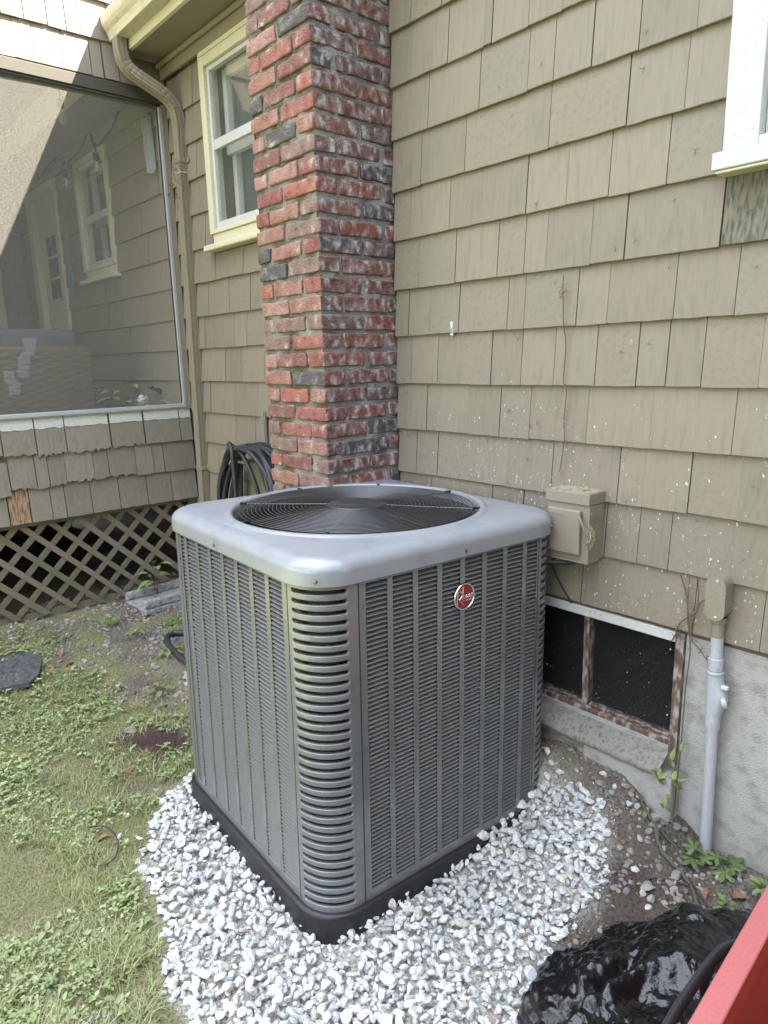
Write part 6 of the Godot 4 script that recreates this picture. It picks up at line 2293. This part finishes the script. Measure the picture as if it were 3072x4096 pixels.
func creeper(t: Node3D, pts: Array, o: Vector3, r: float, n: int) -> void:
	var path := []
	for p in pts:
		path.push_back(p - o + Vector3(rr(-0.005, 0.005), 0, 0))
	tube_part("stem", path, r * 0.75, M.vine, t, 6, 36)
	var b := MB.new()
	b.smooth = true
	for k in n:
		var f := rr(0.05, 0.95) * (path.size() - 1)
		var p: Vector3 = path[int(f)].lerp(path[min(int(f) + 1, path.size() - 1)], f - int(f))
		for q in 3:
			var a := rr(0, TAU)
			var d := Vector3(cos(a), sin(a), rr(-0.1, 0.2)) * rr(0.008, 0.02)
			b.tube([p, p + d * 0.5 + Vector3(rr(-0.002, 0.002), rr(-0.002, 0.002), 0), p + d], func(_t): return 0.0007, 4)
	part("tendrils", b, M.vine, t).set_meta("kind", "stuff")

func build_front() -> void:
	# crumpled black plastic bag
	var o := Vector3(1.64, 0.0, 0.66)
	var b := MB.new()
	b.smooth = true
	b.grid(360, 180, func(u, w):
		var a: float = u * TAU
		var el: float = w * PI / 2.0
		var rad := 0.325 + 0.03 * cos(a * 4.0 + 0.5) + 0.012 * sin(a * 3.0)
		var x: float = cos(a) * rad * 1.0
		var z: float = sin(a) * rad * 1.2
		var k: float = pow(cos(el), 0.45)
		var y: float = 0.215 * pow(sin(el), 0.8)
		var p := Vector3(x * k, y, z * k)
		var n := Vector3(cos(a) * cos(el), sin(el), sin(a) * cos(el))
		# broad sags, gathered folds that run down the sides, and fine crumpling
		var f1 := nz.get_noise_3d(p.x * 70, p.y * 70, p.z * 70) * 0.05
		var g1: float = nf.get_noise_3d(x * k * 300, z * k * 260, el * 34)
		var f2: float = (1.0 - abs(g1) * 3.2) * 0.007 * cos(el * 0.9)
		var f3 := nf.get_noise_3d(x * k * 1000, z * k * 850, el * 110) * 0.002 + nz.get_noise_3d(p.x * 130, p.y * 80, p.z * 110) * 0.009
		var fold: float = exp(-pow((x * k + 0.17 + z * k * 0.25) / 0.018, 2)) * -0.03 + exp(-pow((x * k + 0.135 + z * k * 0.25) / 0.02, 2)) * 0.018
		return p + n * (f1 + f2 + f3 + fold * clamp(z * 4.0 + 0.6, 0.0, 1.0)), true)
	var bag := thing("plastic_bag", "crumpled glossy black plastic bag heaped on the soil at bottom right", "bag", Transform3D(Basis(), o))
	part("bag_skin", b, M.bag, bag)
	var flap := MB.new()
	flap.smooth = true
	flap.grid(40, 12, func(u, w):
		var x: float = lerp(-0.02, 0.2, u)
		var z: float = 0.06 + 0.03 * sin(u * 5.0) + w * 0.07
		var y: float = 0.225 - 0.09 * pow(abs(x) / 0.3, 2) + 0.012 * sin(w * PI) + nz.get_noise_2d(u * 300, w * 200) * 0.012 + 0.012
		return Vector3(x, y, z))
	part("loose_flap", flap, M.bag, bag)
	# red tub with a broad rim and a black carrying handle
	var to := Vector3(2.03, 0.02, 0.8)
	var t := thing("red_tub", "red tub with broad flat rim at the bottom right corner", "tub", Transform3D(Basis(Vector3.UP, 0.0766), to))
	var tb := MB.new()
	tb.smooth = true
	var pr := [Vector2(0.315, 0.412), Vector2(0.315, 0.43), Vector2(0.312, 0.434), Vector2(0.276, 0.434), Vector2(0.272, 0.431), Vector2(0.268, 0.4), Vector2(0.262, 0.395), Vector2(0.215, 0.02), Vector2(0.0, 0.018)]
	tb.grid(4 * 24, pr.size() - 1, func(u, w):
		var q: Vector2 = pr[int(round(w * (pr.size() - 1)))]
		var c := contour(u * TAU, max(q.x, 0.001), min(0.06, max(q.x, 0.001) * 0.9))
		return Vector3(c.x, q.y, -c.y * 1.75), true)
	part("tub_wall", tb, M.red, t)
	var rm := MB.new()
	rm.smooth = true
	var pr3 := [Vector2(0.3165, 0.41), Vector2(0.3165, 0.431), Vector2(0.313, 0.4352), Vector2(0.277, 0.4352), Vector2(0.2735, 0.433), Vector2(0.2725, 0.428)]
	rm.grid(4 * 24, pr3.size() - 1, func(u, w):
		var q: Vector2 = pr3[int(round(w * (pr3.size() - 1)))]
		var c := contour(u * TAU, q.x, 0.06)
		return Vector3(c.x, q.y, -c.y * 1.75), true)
	part("rim", rm, M.lit_rim_red, t)
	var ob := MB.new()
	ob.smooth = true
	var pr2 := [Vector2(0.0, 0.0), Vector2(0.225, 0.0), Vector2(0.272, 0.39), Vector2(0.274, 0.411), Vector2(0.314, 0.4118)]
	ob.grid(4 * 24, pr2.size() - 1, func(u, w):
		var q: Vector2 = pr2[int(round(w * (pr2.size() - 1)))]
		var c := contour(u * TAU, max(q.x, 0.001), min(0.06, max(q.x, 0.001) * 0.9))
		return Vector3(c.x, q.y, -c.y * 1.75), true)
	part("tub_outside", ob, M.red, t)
	# handle: a bowed flat band beside the rim
	var hb := MB.new()
	hb.smooth = true
	var cv := Curve3D.new()
	var hp := [Vector3(-0.275, 0.36, -0.2), Vector3(-0.318, 0.365, -0.19), Vector3(-0.345, 0.37, -0.14), Vector3(-0.356, 0.37, -0.03), Vector3(-0.356, 0.37, 0.12), Vector3(-0.33, 0.36, 0.22), Vector3(-0.275, 0.35, 0.23)]
	for k in hp.size():
		var tt: Vector3 = (hp[min(k + 1, hp.size() - 1)] - hp[max(k - 1, 0)]) / 6.0
		cv.add_point(hp[k], -tt, tt)
	var path := []
	for k in 41:
		path.push_back(cv.sample_baked(cv.get_baked_length() * k / 40.0, true))
	hb.grid(40, 16, func(u, w):
		var k := int(round(u * 40))
		var a: float = w * TAU
		var tt: Vector3 = (path[min(k + 1, 40)] - path[max(k - 1, 0)]).normalized()
		var nn := Vector3.UP
		var bb := tt.cross(nn).normalized()
		return path[k] + bb * cos(a) * 0.009 + nn * sin(a) * 0.016)
	part("handle", hb, M.black_plastic, t)

func build_trees() -> void: # unseen trees: those across the yard are mirrored, two hedgeside ones added for shade
	var m := mesh_of(leaf_mesh(1.0, 0.7, 2, 0.2, 0.2))
	for q in [[-7.0, 9.0, 8.0, 3.4, "broad leafy tree across the sunny yard, left of the camera's back"], [0.5, 10.5, 9.0, 3.8, "tall leafy tree straight across the sunny yard"], [7.0, 9.5, 8.0, 3.4, "leafy tree across the yard behind the camera's right"], [-3.4, 12.0, 8.5, 3.2, "leafy yard tree between the two left trees"], [7.0, 3.0, 9.5, 3.4, "unseen leafy tree added beyond the hedge to block light"], [6.9, -0.8, 9.0, 3.0, "unseen leafy tree added at the house end of the hedge to block light"]]:
		var t := thing("yard_tree", q[4], "tree", Transform3D(Basis(), Vector3(q[0], 0, q[1])))
		var tr := MB.new()
		tr.smooth = true
		tr.tube([Vector3(0, -0.2, 0), Vector3(0.05, 1.5, 0), Vector3(-0.05, 3.0, 0.1), Vector3(0.1, q[2], 0)], func(u): return 0.24 * (1.0 - 0.8 * u), 10)
		for k in 9:
			var a := rr(0, TAU)
			var s := Vector3(0, rr(2.0, q[2] * 0.7), 0)
			tr.tube([s, s + Vector3(cos(a), 0.5, sin(a)) * q[3] * 0.4, s + Vector3(cos(a), 0.8, sin(a)) * q[3] * 0.75], func(u): return 0.07 * (1.0 - 0.8 * u), 6)
		part("trunk", tr, M.bark, t)
		var mm := MultiMesh.new()
		mm.transform_format = MultiMesh.TRANSFORM_3D
		mm.use_colors = true
		mm.mesh = m
		var cl := []
		for k in 34:
			cl.push_back(Vector3(rng.randfn() * 0.5, rr(-0.75, 0.8), rng.randfn() * 0.5) * q[3] + Vector3(0, q[2] * 0.72, 0))
		var n := 8000
		mm.instance_count = n
		for k in n:
			var c: Vector3 = cl[rng.randi() % cl.size()]
			var p := c + Vector3(rng.randfn(), rng.randfn() * 0.7, rng.randfn()) * 0.42
			var s := rr(0.1, 0.2)
			mm.set_instance_transform(k, Transform3D((Basis(Vector3.UP, rr(0, TAU)) * Basis(Vector3.RIGHT, rr(-1.0, 1.0))).scaled_local(Vector3(s, s, s)), p))
			mm.set_instance_color(k, Color(0.09, 0.13, 0.035).lerp(Color(0.13, 0.16, 0.05), rng.randf()))
		var o := MultiMeshInstance3D.new()
		o.multimesh = mm
		o.material_override = M.leaf
		o.name = "crown"
		o.set_meta("kind", "stuff")
		t.add_child(o)

	# evergreen hedge added out of frame to the right to darken what faces it
	var hd := thing("added_hedge", "tall dark evergreen hedge, unseen, added right of the camera to block light", "hedge", Transform3D(Basis(), Vector3(5.6, 0, 3.0)))
	var hb := MB.new()
	hb.smooth = true
	hb.rbox(Vector3(-0.5, -0.1, -2.6), Vector3(0.5, 3.2, 4.5), 0.3, Vector3i(6, 24, 40), func(p, n): return p + n * nz.get_noise_3d(p.x * 40, p.y * 40, p.z * 40) * 0.3)
	part("inner_twigs", hb, M.twig, hd)
	var mm2 := MultiMesh.new()
	mm2.transform_format = MultiMesh.TRANSFORM_3D
	mm2.use_colors = true
	mm2.mesh = m
	mm2.instance_count = 16000
	for k in 16000:
		var p := Vector3(rr(-0.6, 0.6), rr(0, 3.3), rr(-2.7, 4.6))
		var fc := rng.randi() % 4
		if fc < 2:
			p.x = -0.5 + rr(-0.15, 0.1)
		elif fc == 2:
			p.y = 3.2 + rr(-0.1, 0.15)
		var s := rr(0.05, 0.11)
		mm2.set_instance_transform(k, Transform3D((Basis(Vector3.UP, rr(0, TAU)) * Basis(Vector3.RIGHT, rr(-1.2, 1.2))).scaled_local(Vector3(s, s, s)), p))
		mm2.set_instance_color(k, Color(0.05, 0.08, 0.025).lerp(Color(0.075, 0.1, 0.035), rng.randf()))
	var ho := MultiMeshInstance3D.new()
	ho.multimesh = mm2
	ho.material_override = M.leaf
	ho.name = "foliage"
	ho.set_meta("kind", "stuff")
	hd.add_child(ho)
